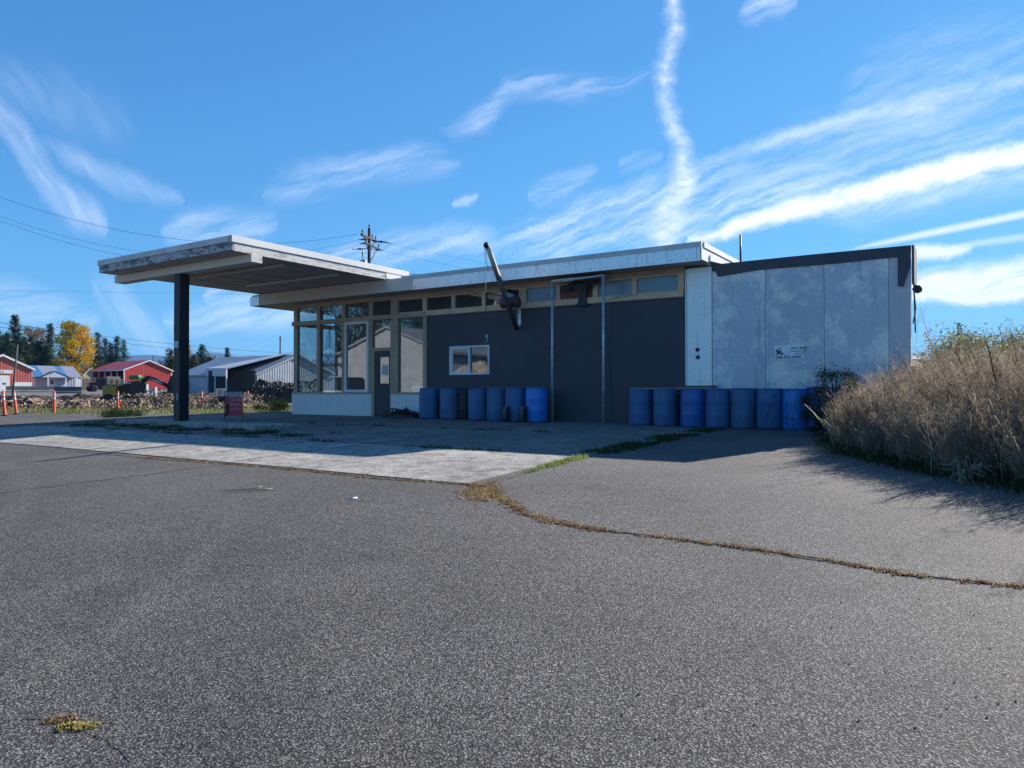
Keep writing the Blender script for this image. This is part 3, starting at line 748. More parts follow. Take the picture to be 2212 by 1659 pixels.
# dark roofing edge, torn at its left end and hanging down at the right
pts = [(fq(1533), -.03, fz(1533, 563)), (fq(1552), -.03, fz(1552, 597)), (fq(1560), -.03, fz(1560, 596)), (fq(1640), -.03, fz(1640, 583)), (fq(1800), -.03, fz(1800, 569.5)), (fq(1941), -.03, fz(1941, 554.5)),
       (fq(1941), -.03, fz(1941, 618)), (fq(1953), -.03, fz(1953, 619)), (fq(1958), -.03, fz(1958, 603)), (fq(1968.6), -.03, fz(1968.6, 575)), (fq(1969), -.03, fz(1969, 529.5)), (fq(1750), -.03, fz(1750, 550)), (fq(1560), -.03, fz(1560, 569.5))]
MB().prism(pts, (0, .026, 0)).build('roof_edging', 'membrane', S)
MB().prism([(orr+.05, .0, 3.61), (fq(1968.6)+.01, .0, 3.61), (fq(1968.6)-.74, DEP+.2, 3.61), (orr+.05, DEP+.2, 3.61)], (0, 0, .155)).build('annex_roof', 'membrane', S)
m = MB(); qx = fq(1969.3)
m.box(qx+.005, qx+.05, .1, .8, 3.0, 3.78); m.tube([(qx+.03, .25, 3.1), (qx+.05, .3, 2.0)], .015, 5); m.build('hanging_flashing', 'membrane', S)
m = MB(); m.lathe([(.02, 0), (.08, .03), (.09, .1), (.05, .16)], 12, qx+.09, .35, 2.82); m.box(qx-.01, qx+.09, .32, .38, 2.9, 2.93); m.tube([(qx+.03, .4, 2.8), (qx+.05, .42, 2.5), (qx+.0, .4, 2.2)], .012, 5)
m.build('wall_lamp', 'darksteel', S)
# roof pipes
zz = EYE+(HY-507)/F*16.9
MB().tube([(fq(1600.5, -1.2), 1.2, 3.7), (fq(1600.5, -1.2), 1.2, fz(1600.5, 507, -1.2))], .025, 8).build('vent_pipe', 'darksteel', S)
qm = fq(980, -2.2)
MB().tube([(qm, 2.2, 4.1), (qm, 2.2, 4.62), (qm+.03, 2.2, 4.7), (qm-.03, 2.2, 4.74), (qm-.1, 2.2, 4.68)], .03, 8).build('weatherhead', 'galv', S)
wh = W0+U*(qm-.1)+B*2.2

# ---------------------------------------------------------------- things fixed to the front
def P(q, b, z): v = W0+U*q+B*b; return Vector((v.x, v.y, z))
c0 = P(fq(1112, .05), -.05, 3.0)
CR = thing('wall_crane', c0, ROT, 'hoist boom leaning out from the charcoal wall with a hanging cable', 'crane')
def L3(xd, yd, p):                                  # measured point, p in front of the wall, in the crane's frame
    return Vector((fq(xd, p)-fq(1112, .05), -(p-.05), fz(xd, yd, p)-3.0))
MB().tube([L3(1116, 711, .12), L3(1077, 600, 1.45)], [.055, .072], 12).build('lower_boom', 'boomshade', CR)
MB().tube([L3(1077, 600, 1.45), L3(1054, 535, 2.4)], [.072, .062], 12).build('upper_boom', 'boomlit', CR)
m = MB(); t0 = L3(1053, 533, 2.42); m.lathe([(.07, -.03), (.07, .03)], 14, t0.x-.02, t0.y-.03, t0.z+.03, 'x'); m.tube([t0, L3(1049.5, 524.5, 2.52)], .045, 8); m.build('pulley_head', 'darksteel', CR)
m = MB(); a = L3(1047.5, 533, 2.55); m.tube([a, a+Vector((.03, 0, -1.98)), a+Vector((.05, 0, -2.12))], .008, 5); m.tube([a, L3(1060, 585, 1.7)+Vector((-.08, 0, .0))], .006, 5); m.build('cable', 'wire', CR)
m = MB(); e = a+Vector((.05, 0, -2.12)); m.tube([e, e+Vector((.0, 0, -.08))], .028, 8); m.tube([e+Vector((0, 0, -.08)), e+Vector((.03, 0, -.14)), e+Vector((.0, 0, -.2)), e+Vector((-.03, 0, -.16))], .011, 6); m.build('hook', 'galv', CR)
a = L3(1084, 655, .55); b_ = L3(1121, 651, .55)
m = MB(); m.lathe([(.05, 0), (.145, .02), (.15, .08), (.15, (b_-a).length-.08), (.145, (b_-a).length-.02), (.05, (b_-a).length)], 20, a.x, a.y, a.z, 'x'); m.build('winch_motor', 'rust', CR)
m = MB(); m.box(-.06, .10, .0, .05, -.30, .60); m.box(-.02, .1, -.5, .0, .48, .56); m.box(-.06, .12, -.42, .0, .2, .27); m.box(.12, .2, -.55, -.35, .78, .88); m.build('bracket', 'darksteel', CR)
p1 = L3(1121, 664, .45); m = MB(); m.prism([(p1.x-.05, p1.y, p1.z), (p1.x+.05, p1.y, p1.z), (p1.x+.06, p1.y, p1.z-.42), (p1.x+.02, p1.y, p1.z-.5), (p1.x-.04, p1.y, p1.z-.44)], (0, .025, 0)); m.build('blade', 'galv', CR)

xa, xb = fq(1193, .5), fq(1303.5, .5)
PF = thing('pipe_frame', P(xa, -.5, 0), ROT, 'two tall galvanised pipes joined by a bar in front of the charcoal wall', 'frame')
for xx, top in ((0, 3.60), (xb-xa, 3.66)):
    m = MB(); m.tube([(xx, 0, gz(*P(xa, -.5, 0).xy)-.05), (xx, 0, top)], .036, 10); m.build('pipe', 'galv', PF)
m = MB(); m.tube([(-.04, 0, 3.61), (xb-xa+.03, 0, 3.68)], .03, 8); m.box(-.05, xb-xa+.02, .05, .42, 3.66, 3.70); m.build('crossbar', 'galv', PF)
VB = thing('torn_sign_bracket', P(fq(1256, .12), -.12, 3.45), ROT, 'torn black sheet hanging between the two galvanised pipes', 'bracket')
m = MB()
outl = [(-.55, .12), (-.35, .16), (-.1, .22), (.1, .16), (.5, .2), (.5, .12), (.16, .08), (.12, -.15), (.14, -.33), (.17, -.43), (-.16, -.44), (-.09, -.3), (-.10, -.05), (-.28, .05), (-.5, -.06), (-.58, -.02)]
m.prism([(x, 0, z) for x, z in outl], (0, .03, 0)); m.build('torn_sheet', 'black', VB)
m = MB(); m.tube([(.0, .03, -.1), (.3, -.02, .0), (.45, .02, .1)], .02, 5); m.build('strut', 'darksteel', VB)
# loose trim board coming away right of the pipes
LT = thing('loose_trim_board', P(fq(1305, .1), -.09, 3.16), ROT, 'strip of cream trim peeling away below the right transom windows', 'board')
m = MB(); Lh = fq(1372)-fq(1305)
m.prism([(0, 0, -.015), (Lh*.5, -.04, .03), (Lh, 0, .055), (Lh, 0, .02), (Lh*.5, -.04, -.0), (0, 0, -.05)], (0, .018, 0)); m.build('trim_board', 'whitewood', LT)
m = MB(); [m.box(x_, x_+.03, .015, .06, -.02, .03) for x_ in (.1, Lh-.1)]; m.build('nail_plate', 'galv', LT)

# wall sign
sa, sb = fq(1673), fq(1737); sz_ = (1.50, 1.815)
SG = thing('wall_sign', P((sa+sb)/2, 0, sz_[0]), ROT, 'small white meat shop sign with a logo and phone number on the blue grey panels', 'sign')
wS = sb-sa; hS = sz_[1]-sz_[0]
bx('board', 'signwhite', SG, -wS/2, wS/2, -.014, -.001, 0, hS)
for body, s, x, z, bl in (("Alan's Meat", .070, .06, .228, .001), ('Custom Butchery', .048, .04, .168, .0004), ('Pierce, ID', .045, .14, .112, .0004), ('208-476-4600', .098, -.27, .022, .001)):
    text('lettering', body, s, 'signink', SG, (x-.02, -.0155, z), (R(90), 0, 0), bold=bl)
m = MB()
for k, (x, z, r) in enumerate(((-.25, .20, .03), (-.19, .24, .02), (-.22, .15, .035), (-.15, .13, .03), (-.27, .12, .018), (-.18, .18, .024))):
    m.lathe([(r, 0), (r*.6, .002)], 10, x, -.0165, z, 'y')
m.build('logo', 'signink', SG)

# ================================================================ BARRELS
def barrel(name, mat, loc, label, group, d=.57, h=.88, rz=0, tilt=0):
    t = thing(name, loc, rz, label, 'barrel', group); r = d/2; t.rotation_euler = (R(random.uniform(-.9, .9)), R(random.uniform(-.9, .9)), rz); t.scale.z = random.uniform(.975, 1.02)
    m = MB(); m.lathe([(r*.90, 0), (r*.97, .015), (r, .05), (r, .26), (r*1.012, .28), (r*1.012, .31), (r, .33), (r*1.003, .55), (r*1.015, .57), (r*1.015, .60), (r, .62), (r*.995, .78), (r*.96, .83), (r*.955, .845), (r*.985, .855), (r*.985, h), (r*.955, h), (r*.945, h-.03), (r*.3, h-.028)], 32)
    m.build('shell', mat, t)
    for bx_ in (.55, -.55): MB().lathe([(.035, 0), (.035, .02), (.02, .022)], 12, r*bx_, .0, h-.03).build('bung', 'blackpl', t)
    return t
GL, GR_ = 'row of plastic barrels under the sliding window', 'row of plastic barrels before the pale panels'
left = [(927, .62, 'blueold', 'faded blue barrel beside the white siding, leftmost of the left row'), (972, .62, 'blueold2', 'second barrel from the left, faded blue, under the sliding window corner'),
        (1005, .36, 'blackpl', 'black barrel set back in the gap of the left row'), (1034, .66, 'blueold', 'faded blue barrel just right of the black one'),
        (1074, .66, 'blueold2', 'faded blue barrel with a bare wheel rim against its right side'), (1114, .72, 'blueold', 'faded blue barrel directly left of the bright blue one'),
        (1159, .80, 'bluenew', 'bright glossy blue barrel beside the left galvanised pipe')]
for xd, p, mt, lb in left:
    w = P(fq(xd, p), -p, 0); w.z = gz(w.x, w.y)+.012
    barrel('plastic_barrel', mt, w, lb, GL, rz=random.uniform(0, 6))
right = [(1383, .75, 'blueold', 'faded blue barrel at the left end of the right row'), (1437, .80, 'blueold2', 'second barrel of the right row, faded blue'),
         (1496, .86, 'bluedeep', 'deep blue barrel standing out third in the right row'), (1550, .82, 'blueold', 'faded blue barrel just right of the deep blue one'),
         (1606, .84, 'blueold2', 'faded blue barrel in the middle of the right row below the white panel edge'), (1663, .86, 'blueold', 'faded blue barrel below the meat shop sign'),
         (1720, .90, 'bluenew', 'brighter blue barrel partly behind dark weeds'), (1772, .86, 'bluedeep', 'last barrel of the right row hidden in the weeds')]
for xd, p, mt, lb in right:
    w = P(fq(xd, p), -p, 0); w.z = gz(w.x, w.y)+.004
    barrel('plastic_barrel', mt, w, lb, GR_, d=.545, rz=random.uniform(0, 6))
w = P(fq(1454, .25), -.25, 0)
WB = thing('plank_stack', w, ROT, 'grey planks lying on a low bench behind the right barrels', 'planks')
m = MB(); m.box(-1.05, .95, -.16, .14, .84, .88); m.build('plank', 'greytan', WB); m = MB(); m.box(-.75, 1.0, -.12, .15, .885, .93); m.build('plank', 'wood', WB)
for s in (-1, 1): bx('bench_leg', 'wood', WB, s*.8-.05, s*.8+.05, -.1, .1, -.02, .84)
for xd, lab in ((1094, 'bare wheel rim leaning between two faded barrels'), (1131, 'bare wheel rim leaning before the bright blue barrel')):
    p = 1.08; w = P(fq(xd, p), -p, 0); w.z = gz(w.x, w.y)+.012
    t = thing('wheel_rim', w, R(72), lab, 'wheel', 'wheel rims leaning on the left barrels')
    m = MB(); m.lathe([(.2, -.05), (.215, -.05), (.2, -.02), (.2, .02), (.215, .05), (.2, .05), (.185, .02), (.185, -.02), (.2, -.05)], 24, 0, 0, .215, 'y'); o = m.build('rim', 'barrier', t)
    m = MB(); m.lathe([(.19, 0), (.1, .012), (.05, .02)], 20, 0, 0, .215, 'y'); m.build('hub', 'darksteel', t)
# heap of dark sacking by the door
w = P(fq(872, .5), -.5, 0); w.z = gz(w.x, w.y)
HS = thing('scrap_heap', w, ROT, 'heap of dark hoses and cloth against the white siding right of the door', 'scrap')
m = MB(); n = 22; vs = []
for i in range(n):
    for j in range(n):
        x = (i/(n-1)-.5)*1.3; y = (j/(n-1)-.5)*.5; r = max(0, 1-(x/.65)**2)*max(0, 1-(y/.25)**2)
        vs.append((x, y, .01+.3*r**.6*(.8+.5*noise.noise(Vector((x*5, y*5, 0))))))
m.add(vs, [(i*n+j, (i+1)*n+j, (i+1)*n+j+1, i*n+j+1) for i in range(n-1) for j in range(n-1)], True); m.build('cloth', 'blackpl', HS)
m = MB()
for k in range(7):
    x = -.5+.16*k; m.tube([(x-.2, -.2, .03), (x-.05, -.22, .22+.04*(k % 3)), (x+.15, -.15, .28-.03*k*.5), (x+.35, -.18, .1)], .017, 6)
m.build('hose', 'darksteel', HS)

# pump island under the canopy column
isl = MB(); ic, ib = cc+.9, bm_
isl.box(-3.2, 3.2, -.55, .55, -.2, .11)
PI_ = thing('pump_island', P(ic, ib, gz(*P(ic, ib, 0).xy)+.0), ROT, 'low raised concrete pump island around the foot of the canopy column', 'kerb')
isl.build('kerb_block', 'slab', PI_, .02)

# yard sign
w = gp(505, 905); w.z = gz(w.x, w.y)
YS = thing('yard_sign', w, R(16), 'red estate agent board in a black frame beside the canopy column', 'sign')
k = w.y/F
wd = 37*k; hh = 60*k
m = MB(); m.tube([(-wd/2, 0, -.02), (-wd/2, 0, hh)], .014, 6); m.tube([(wd/2, 0, -.02), (wd/2, 0, hh)], .014, 6); m.tube([(-wd/2, 0, hh), (wd/2, 0, hh)], .014, 6); m.tube([(-wd/2, 0, hh*.79), (wd/2, 0, hh*.79)], .012, 6); m.build('frame', 'black', YS)
bx('face', 'signred', YS, -wd/2+.02, wd/2-.02, -.01, .01, .10, hh*.775)
bx('rider_board', 'signpale', YS, -wd/2+.02, wd/2-.02, -.01, .01, hh*.81, hh*.98)
bx('portrait_panel', 'darksteel', YS, -wd/2+.025, -wd/2+.13, -.013, -.0102, .11, hh*.55)
for body, s, x, z, mt in (('Tara Rowe', .105, -.13, .56, 'signpale'), ('208-435', .09, -.12, .42, 'signpale'), ('Land & Lot', .075, -.10, .29, 'signpale')):
    text('lettering', body, s, mt, YS, (x, -.012, z), (R(90), 0, 0), shear=.25 if s > .1 else 0, bold=.001)
text('lettering', 'COMMERCIAL', .065, 'bluecar', YS, (0, -.012, hh*.91), (R(90), 0, 0), align='CENTER'); text('lettering', '208-435-1111', .075, 'bluecar', YS, (0, -.012, hh*.83), (R(90), 0, 0), align='CENTER')

# small litter on the asphalt
tw = gp(540, 1062)
m = MB(); m.tube([(-.32, -.02, .012), (-.1, .0, .02), (.02, .03, .03), (.17, .03, .02), (.22, .12, .025)], [.004, .01, .012, .009, .004], 6); m.tube([(.02, .03, .03), (.1, .11, .05)], .006, 5)
tag(m.build('twig', 'paleweed', None, 0, tw), 'pale broken twig lying on the asphalt', 'twig')
tw = gp(763, 1079)
m = MB(); m.tube([(-.03, -.02, .01), (.03, .05, .012)], .012, 6); tag(m.build('litter', 'paper', None, 0, tw), 'tiny white scrap of litter on the asphalt', 'litter')

# ================================================================ VEGETATION
def conifer(name, base, h, r, mat, label, group=None, sparse=1.0, seed=0, leaf=.35, start=.12, up=.0):
    rnd = random.Random(seed); t = thing(name, base, rnd.uniform(0, 6), label, 'tree', group)
    m = MB(); m.tube([(0, 0, -.3), (0, 0, h*.5), (0, 0, h*.97)], [.035*h**.8, .02*h**.8, .01], 7); m.build('trunk', 'bark', t)
    vs = []; fs = []; lev = int(h*2.6*sparse)+5
    for l in range(lev):
        f = l/(lev-1); z = h*(start+(1-start)*f); rr = r*(1-f)**.8*rnd.uniform(.6, 1.15)*(1 if f > .08 else .8)+.12
        nb = rnd.randint(5, 8)
        for b in range(nb):
            a = rnd.uniform(0, 6.283); ln = rr*rnd.uniform(.55, 1.1); ns = max(3, int(ln/leaf*2.6))
            for s in range(ns):
                u = (s+rnd.random())/ns; x, y = math.cos(a)*ln*u, math.sin(a)*ln*u; zz = z-ln*u*(.28-up)+.12*ln*u*u
                for _ in range(2):
                    sz = leaf*rnd.uniform(.5, 1.1)*(1.15-u*.5)
                    d = Vector((math.cos(a+rnd.gauss(0, .7)), math.sin(a+rnd.gauss(0, .7)), rnd.gauss(-.15, .35))).normalized()
                    s_ = d.cross(Vector((rnd.gauss(0, .3), rnd.gauss(0, .3), 1))).normalized()*sz*.28
                    c = Vector((x+rnd.gauss(0, leaf*.3), y+rnd.gauss(0, leaf*.3), zz+rnd.gauss(0, leaf*.25))); o = len(vs)
                    vs += [c-s_, c+s_, c+d*sz]; fs.append((o, o+1, o+2))
    m = MB(); m.add(vs, fs); m.build('crown', mat, t); return t
def broadleaf(name, base, h, r, mat, label, group=None, seed=0, leaf=.3, n=6000, low=.25, mat2=None, clumps=38, stem=True, squash=1.0, cat='tree'):
    rnd = random.Random(seed); t = thing(name, base, 0, label, cat, group)
    m = MB(); H = h
    m.tube([(0, 0, -.2), (.02*h, 0, h*.25), (0, .02*h, h*.55)], [.03*h, .022*h, .01*h], 8)
    cl = []
    for k in range(clumps):
        while True:
            v = Vector((rnd.uniform(-1, 1), rnd.uniform(-1, 1), rnd.uniform(-1, 1)))
            if v.length < 1: break
        v = v.normalized()*v.length**.45
        c = Vector((v.x*r*.8, v.y*r*.8*squash, h*(low+(1-low)*.5)+v.z*h*(1-low)*.45))
        cl.append((c, rnd.uniform(.16, .34)*r))
        m.tube([(0, 0, h*rnd.uniform(.15, .4)), c*.6+Vector((0, 0, h*.15)), c], [.009*h, .005*h, .002*h], 5)
    m.build('trunk', 'bark', t)
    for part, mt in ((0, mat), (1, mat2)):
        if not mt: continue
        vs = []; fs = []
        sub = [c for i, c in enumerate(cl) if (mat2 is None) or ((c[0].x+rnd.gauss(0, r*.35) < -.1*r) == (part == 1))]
        for _ in range(n//(2 if mat2 else 1)):
            c, cr = rnd.choice(sub)
            v = Vector((rnd.gauss(0, 1), rnd.gauss(0, 1), rnd.gauss(0, .8)))*cr*.62+c
            d = Vector((rnd.gauss(0, 1), rnd.gauss(0, 1), rnd.gauss(0, 1))).normalized(); e = d.orthogonal().normalized()
            s = leaf*rnd.uniform(.4, 1); o = len(vs)
            vs += [v-d*s*.5, v+e*s*.3, v+d*s*.5, v-e*s*.3]; fs.append((o, o+1, o+2, o+3))
        m = MB(); m.add(vs, fs); m.build('crown', mt, t)
    return t
def onground(xd, D): x = (xd-CX)/F*D; return Vector((x, D, gz(x, D)-.05))
def hfor(xd, yd, D): return EYE+(HY-yd)/F*D-gz((xd-CX)/F*D, D)
GC = 'dark conifers behind the far buildings'
for i, (xd, yd, D, r, mt, lb, sp) in enumerate((
    (32, 682, 150, 3.6, 'needle', 'tallest dark conifer at the far left', 1.2), (-8, 712, 130, 4.2, 'needle', 'wide dark conifer cut by the left edge', 1.2), (14, 722, 128, 4.0, 'needle', 'bushy dark conifer over the faded red building', 1.2),
    (50, 735, 135, 4.0, 'needle', 'dark conifer over the blue roof left of the orange crown', 1.2), (68, 728, 150, 3.8, 'needle2', 'grey green conifer before the orange crown', 1.2), (84, 738, 140, 4.0, 'needle', 'dark conifer below the orange crown', 1.2), (108, 701, 175, 2.2, 'needle', 'slim dark conifer just left of the golden tree', 1.2),
    (100, 745, 150, 3.6, 'needle', 'low dark conifer left of the golden tree', 1.2),
    (210, 719, 200, 4.6, 'needle2', 'leftmost open pine of the group behind the red barn', .8), (227, 731, 205, 3.2, 'needle2', 'slim pine second in the group behind the red barn', .8), (238, 742, 200, 4.0, 'needle', 'low full conifer in the group behind the red barn', 1.0), (252, 727, 200, 3.4, 'needle2', 'third tall pine of the group behind the red barn', .8), (267, 735, 205, 3.2, 'needle2', 'rightmost thin pine of the group behind the red barn', .6),
    (368, 757, 150, 4.2, 'olive', 'ragged olive conifer right of the red barn', .9), (403, 736, 175, 3.0, 'buffleaf', 'brownish narrow conifer behind the canopy column', 1.2), (436, 746, 165, 4.6, 'needle2', 'full green conifer right of the canopy column', 1.3), (418, 768, 150, 4.0, 'needle', 'dark low conifer just right of the canopy column', 1.2), (491, 752, 260, 2.6, 'needle', 'small pointed spruce over the grey carport roof', 1.4), (452, 772, 160, 3.4, 'olive', 'yellowish green conifer beside the grey carport', 1.2))):
    conifer('conifer', onground(xd, D), hfor(xd, yd, D), r*(1.7 if xd < 105 else 1.3), mt, lb, GC, sp*1.25, i+11, leaf=.8)
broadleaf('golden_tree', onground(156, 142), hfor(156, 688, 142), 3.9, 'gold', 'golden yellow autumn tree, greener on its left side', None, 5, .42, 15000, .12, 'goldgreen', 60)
broadleaf('autumn_tree', onground(72, 190), hfor(72, 700, 190), 3.4, 'buffleaf', 'fading orange crown behind the dark conifers', None, 6, .5, 3500, .5)
broadleaf('bare_shrub', onground(222, 190), 7.0, 4.0, 'olive', 'grey olive scrub left of the red barn roof', None, 8, .5, 3000, .05)
broadleaf('bare_shrub', onground(192, 195), 6.5, 3.4, 'olive', 'grey scrub behind the cream house', None, 9, .5, 2600, .05)
broadleaf('far_tree', onground(388, 200), 9.0, 5.0, 'olive', 'dull green trees beyond the red barn right corner', None, 12, .5, 4000, .1)
broadleaf('willow_bush', onground(2085, 26), hfor(2085, 700, 26), 1.7, 'willow', 'pale yellow green bush rising behind the dry thicket', None, 21, .14, 13000, .05, None, 46, cat='bush')
broadleaf('willow_bush', onground(2165, 29), hfor(2165, 712, 29), 2.2, 'willow', 'wider pale bush right of the first one behind the thicket', None, 22, .14, 13000, .05, None, 46, cat='bush')
broadleaf('willow_bush', onground(2235, 24), hfor(2235, 735, 24), 1.2, 'willow', 'pale bush cut by the right edge', None, 24, .09, 6000, .05, None, 30, cat='bush')
conifer('conifer', onground(2034, 62), hfor(2034, 750, 62), 2.6, 'needle2', 'little ragged conifer right of the station end wall', None, .8, 77, .25)
conifer('conifer', onground(2072, 90), hfor(2072, 698, 90), 1.6, 'needle', 'pointed dark conifer tip over the pale bush', None, 1.0, 78, .35)
# far wood beyond everything, one mass
m = MB(); rnd = random.Random(4); vs = []; fs = []
for k in range(430):
    D = rnd.uniform(260, 420); xd = rnd.uniform(-60, 700) if k < 300 else rnd.uniform(1960, 2350); x = (xd-CX)/F*D; z = gz(x, D)
    h = rnd.uniform(5, 12); r = h*.24
    for j in range(46):
        f = rnd.random()**.8; a = rnd.uniform(0, 6.283); rr = r*(1-f)*rnd.random()**.4+.2; c = Vector((x+rr*math.cos(a), D+rr*math.sin(a), z+h*f)); s = .9
        d = Vector((rnd.gauss(0, 1), rnd.gauss(0, 1), rnd.gauss(0, 1))).normalized()*s; e = d.orthogonal().normalized()*s*.5; o = len(vs)
        vs += [c-d*.5, c+e, c+d*.5, c-e]; fs.append((o, o+1, o+2, o+3))
m.add(vs, fs); tag(m.build('far_wood', 'needle2'), 'far line of dark woods under the hills', kind='stuff')

# dry thicket on the right
def stems(spots, hfn, twigs, rnd, lean=(0, 0), thick=.004, tl=.28, fork=1):
    vs = []; fs = []
    def rib(pts, w):
        for a, b in zip(pts, pts[1:]):
            d = b-a
            if d.length < 1e-6: continue
            s = d.cross(Vector((rnd.gauss(0, 1), rnd.gauss(0, 1), rnd.gauss(0, .3)))).normalized()*w; o = len(vs)
            vs.extend([a-s, a+s, b+s*.75, b-s*.75]); fs.append((o, o+1, o+2, o+3))
    for (x, y) in spots:
        z = gz(x, y)-.12; h = hfn(x, y)*rnd.uniform(.6, 1.08); az = rnd.uniform(0, 6.283); ln = rnd.uniform(.03, .34)
        lx, ly = math.cos(az)*ln+lean[0], math.sin(az)*ln+lean[1]
        pts = [Vector((x+lx*h*t**1.5+rnd.gauss(0, .008), y+ly*h*t**1.5+rnd.gauss(0, .008), z+h*t*(1-.12*t*(abs(lx)+abs(ly))))) for t in (0, .2, .4, .6, .8, 1)]
        rib(pts, thick*rnd.uniform(.6, 1.4))
        for _ in range(twigs):
            t = rnd.uniform(.22, 1)**.8; i = min(4, int(t*5)); p = pts[i].lerp(pts[i+1], t*5-i if i < 5 else 1)
            a = rnd.uniform(0, 6.283); l = tl*rnd.uniform(.3, 1)*(1.1-.5*t)
            d = Vector((math.cos(a)*.6, math.sin(a)*.6, rnd.uniform(.3, 1))).normalized()
            e = p+d*l*.5; g = e+(d+Vector((rnd.gauss(0, .3), rnd.gauss(0, .3), .15))).normalized()*l*.5
            rib([p, e, g], thick*.42)
            for _ in range(fork):
                q = e.lerp(g, rnd.random()); rib([q, q+Vector((rnd.gauss(0, .5), rnd.gauss(0, .5), rnd.uniform(.1, .8))).normalized()*l*.4], thick*.36)
    return vs, fs
rnd = random.Random(99)
def left_edge(y): return lin([(4.9, 6.9), (5.8, 5.6), (6.8, 4.95), (8.2, 4.75), (10.5, 4.8), (12.5, 5.5), (13.6, 7.6)], y)
def bush_h(x, y):
    e = x-left_edge(y)
    return (.80+.50*sstep(0, 1.4, e)+.25*sstep(1, 3, e))*(1+.16*noise.noise(Vector((x*1.3, y*1.3, 2))))
spots = []
while len(spots) < 3400:
    y = rnd.uniform(5.4, 13.4); x = rnd.uniform(4.6, 10.5)
    if x-left_edge(y) > rnd.random()*.25 and x < y*.72+2.2 and rnd.random() < 1.25-.09*(x-4.8): spots.append((x, y))
vs, fs = stems(spots, bush_h, 12, rnd, (-.10, -.02), .0045, .34, 2)
sp5 = [s for s in spots if rnd.random() < .085]
v5, f5 = stems(sp5, lambda x, y: bush_h(x, y)*1.22, 9, rnd, (-.16, -.03), .0075, .5, 2)
m = MB(); m.add(v5, f5); tag(m.build('brown_stalks', 'stalkbrown'), 'stouter dark brown stalks standing in the thicket', kind='stuff')
m = MB(); m.add(vs, fs); tag(m.build('dry_thicket', 'dryweed'), 'dense thicket of dry brown weed stems at the right of the lot', kind='stuff')
sp2 = [s for s in spots if rnd.random() < .5]
vs, fs = stems(sp2, lambda x, y: bush_h(x, y)*1.06, 26, rnd, (-.14, 0), .0034, .26, 4)
m = MB(); m.add(vs, fs); tag(m.build('seed_heads', 'dryweed2'), 'feathery reddish brown seed heads on the thicket', kind='stuff')
sp3 = [(left_edge(y)+rnd.uniform(-.05, .9), y) for y in [rnd.uniform(6.4, 12.2) for _ in range(60)]]
vs, fs = stems(sp3, lambda x, y: .85, 3, rnd, (-.5, -.1), .0035, .16, 1)
m = MB(); m.add(vs, fs); tag(m.build('dry_stalks', 'paleweed'), 'pale bent stalks leaning out of the thicket over the asphalt', kind='stuff')
sp4 = []
while len(sp4) < 90:
    y = rnd.uniform(6.6, 11); x = rnd.uniform(5.4, 8.6)
    if x-left_edge(y) > .1: sp4.append((x, y))
vs, fs = stems(sp4, lambda x, y: rnd.uniform(1.3, 2.3), 12, rnd, (0, 0), .004, .34, 3)
m = MB(); m.add(vs, fs); tag(m.build('tall_weeds', 'dryweed2'), 'thin tall weed stems sticking up above the thicket', kind='stuff')
ug = [(left_edge(y)+abs(rnd.gauss(0, .5)), y, rnd.uniform(.7, 2.2)) for y in [rnd.uniform(5.4, 13.2) for _ in range(1000)]]
blades('undergrowth', ug, 'darkgreen', 'dark green undergrowth at the foot of the thicket', .085, .006, 8, .16, bend=2.0)
ug = [(rnd.uniform(5.3, 10), rnd.uniform(6.2, 14.5), rnd.uniform(.6, 2)) for _ in range(2200)]
ug = [u for u in ug if u[0] > left_edge(u[1])+.15]
blades('undergrowth', ug, 'drygrass', 'straw coloured grass under the thicket', .22, .008, 7, .15, bend=.7)
# pale seed specks with sun glints put into their colour, and litter spilled over the asphalt
def specks(name, pts, mat, lab, s0, s1):
    vs = []; fs = []
    for p in pts:
        d = Vector((rnd.gauss(0, 1), rnd.gauss(0, 1), rnd.gauss(0, .6))).normalized()*rnd.uniform(s0, s1); e = d.orthogonal().normalized()*d.length*.45; o = len(vs)
        vs += [p-d, p+e, p+d, p-e]; fs.append((o, o+1, o+2, o+3))
    m = MB(); m.add(vs, fs); return tag(m.build(name, mat), lab, kind='stuff')
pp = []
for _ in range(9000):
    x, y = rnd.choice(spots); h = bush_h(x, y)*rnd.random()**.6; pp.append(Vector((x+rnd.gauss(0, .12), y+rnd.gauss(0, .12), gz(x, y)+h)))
specks('seed_glints', pp, 'paleweed', 'pale seed specks put in as sun glints through the thicket', .004, .011)
pp = []
for _ in range(9000):
    x, y = rnd.choice(spots); h = bush_h(x, y)*rnd.random(); pp.append(Vector((x+rnd.gauss(0, .12), y+rnd.gauss(0, .12), gz(x, y)+h)))
specks('dry_leaves', pp, 'olive2', 'small olive leaves among the thicket stems', .008, .022)
pp = []
for _ in range(2600):
    y = rnd.uniform(5.2, 13); x = left_edge(y)-abs(rnd.gauss(0, .45)); pp.append(Vector((x, y, gz(x, y)+.006)))
specks('leaf_litter', pp, 'dryweed', 'dry litter spilled from the thicket onto the asphalt', .005, .022)
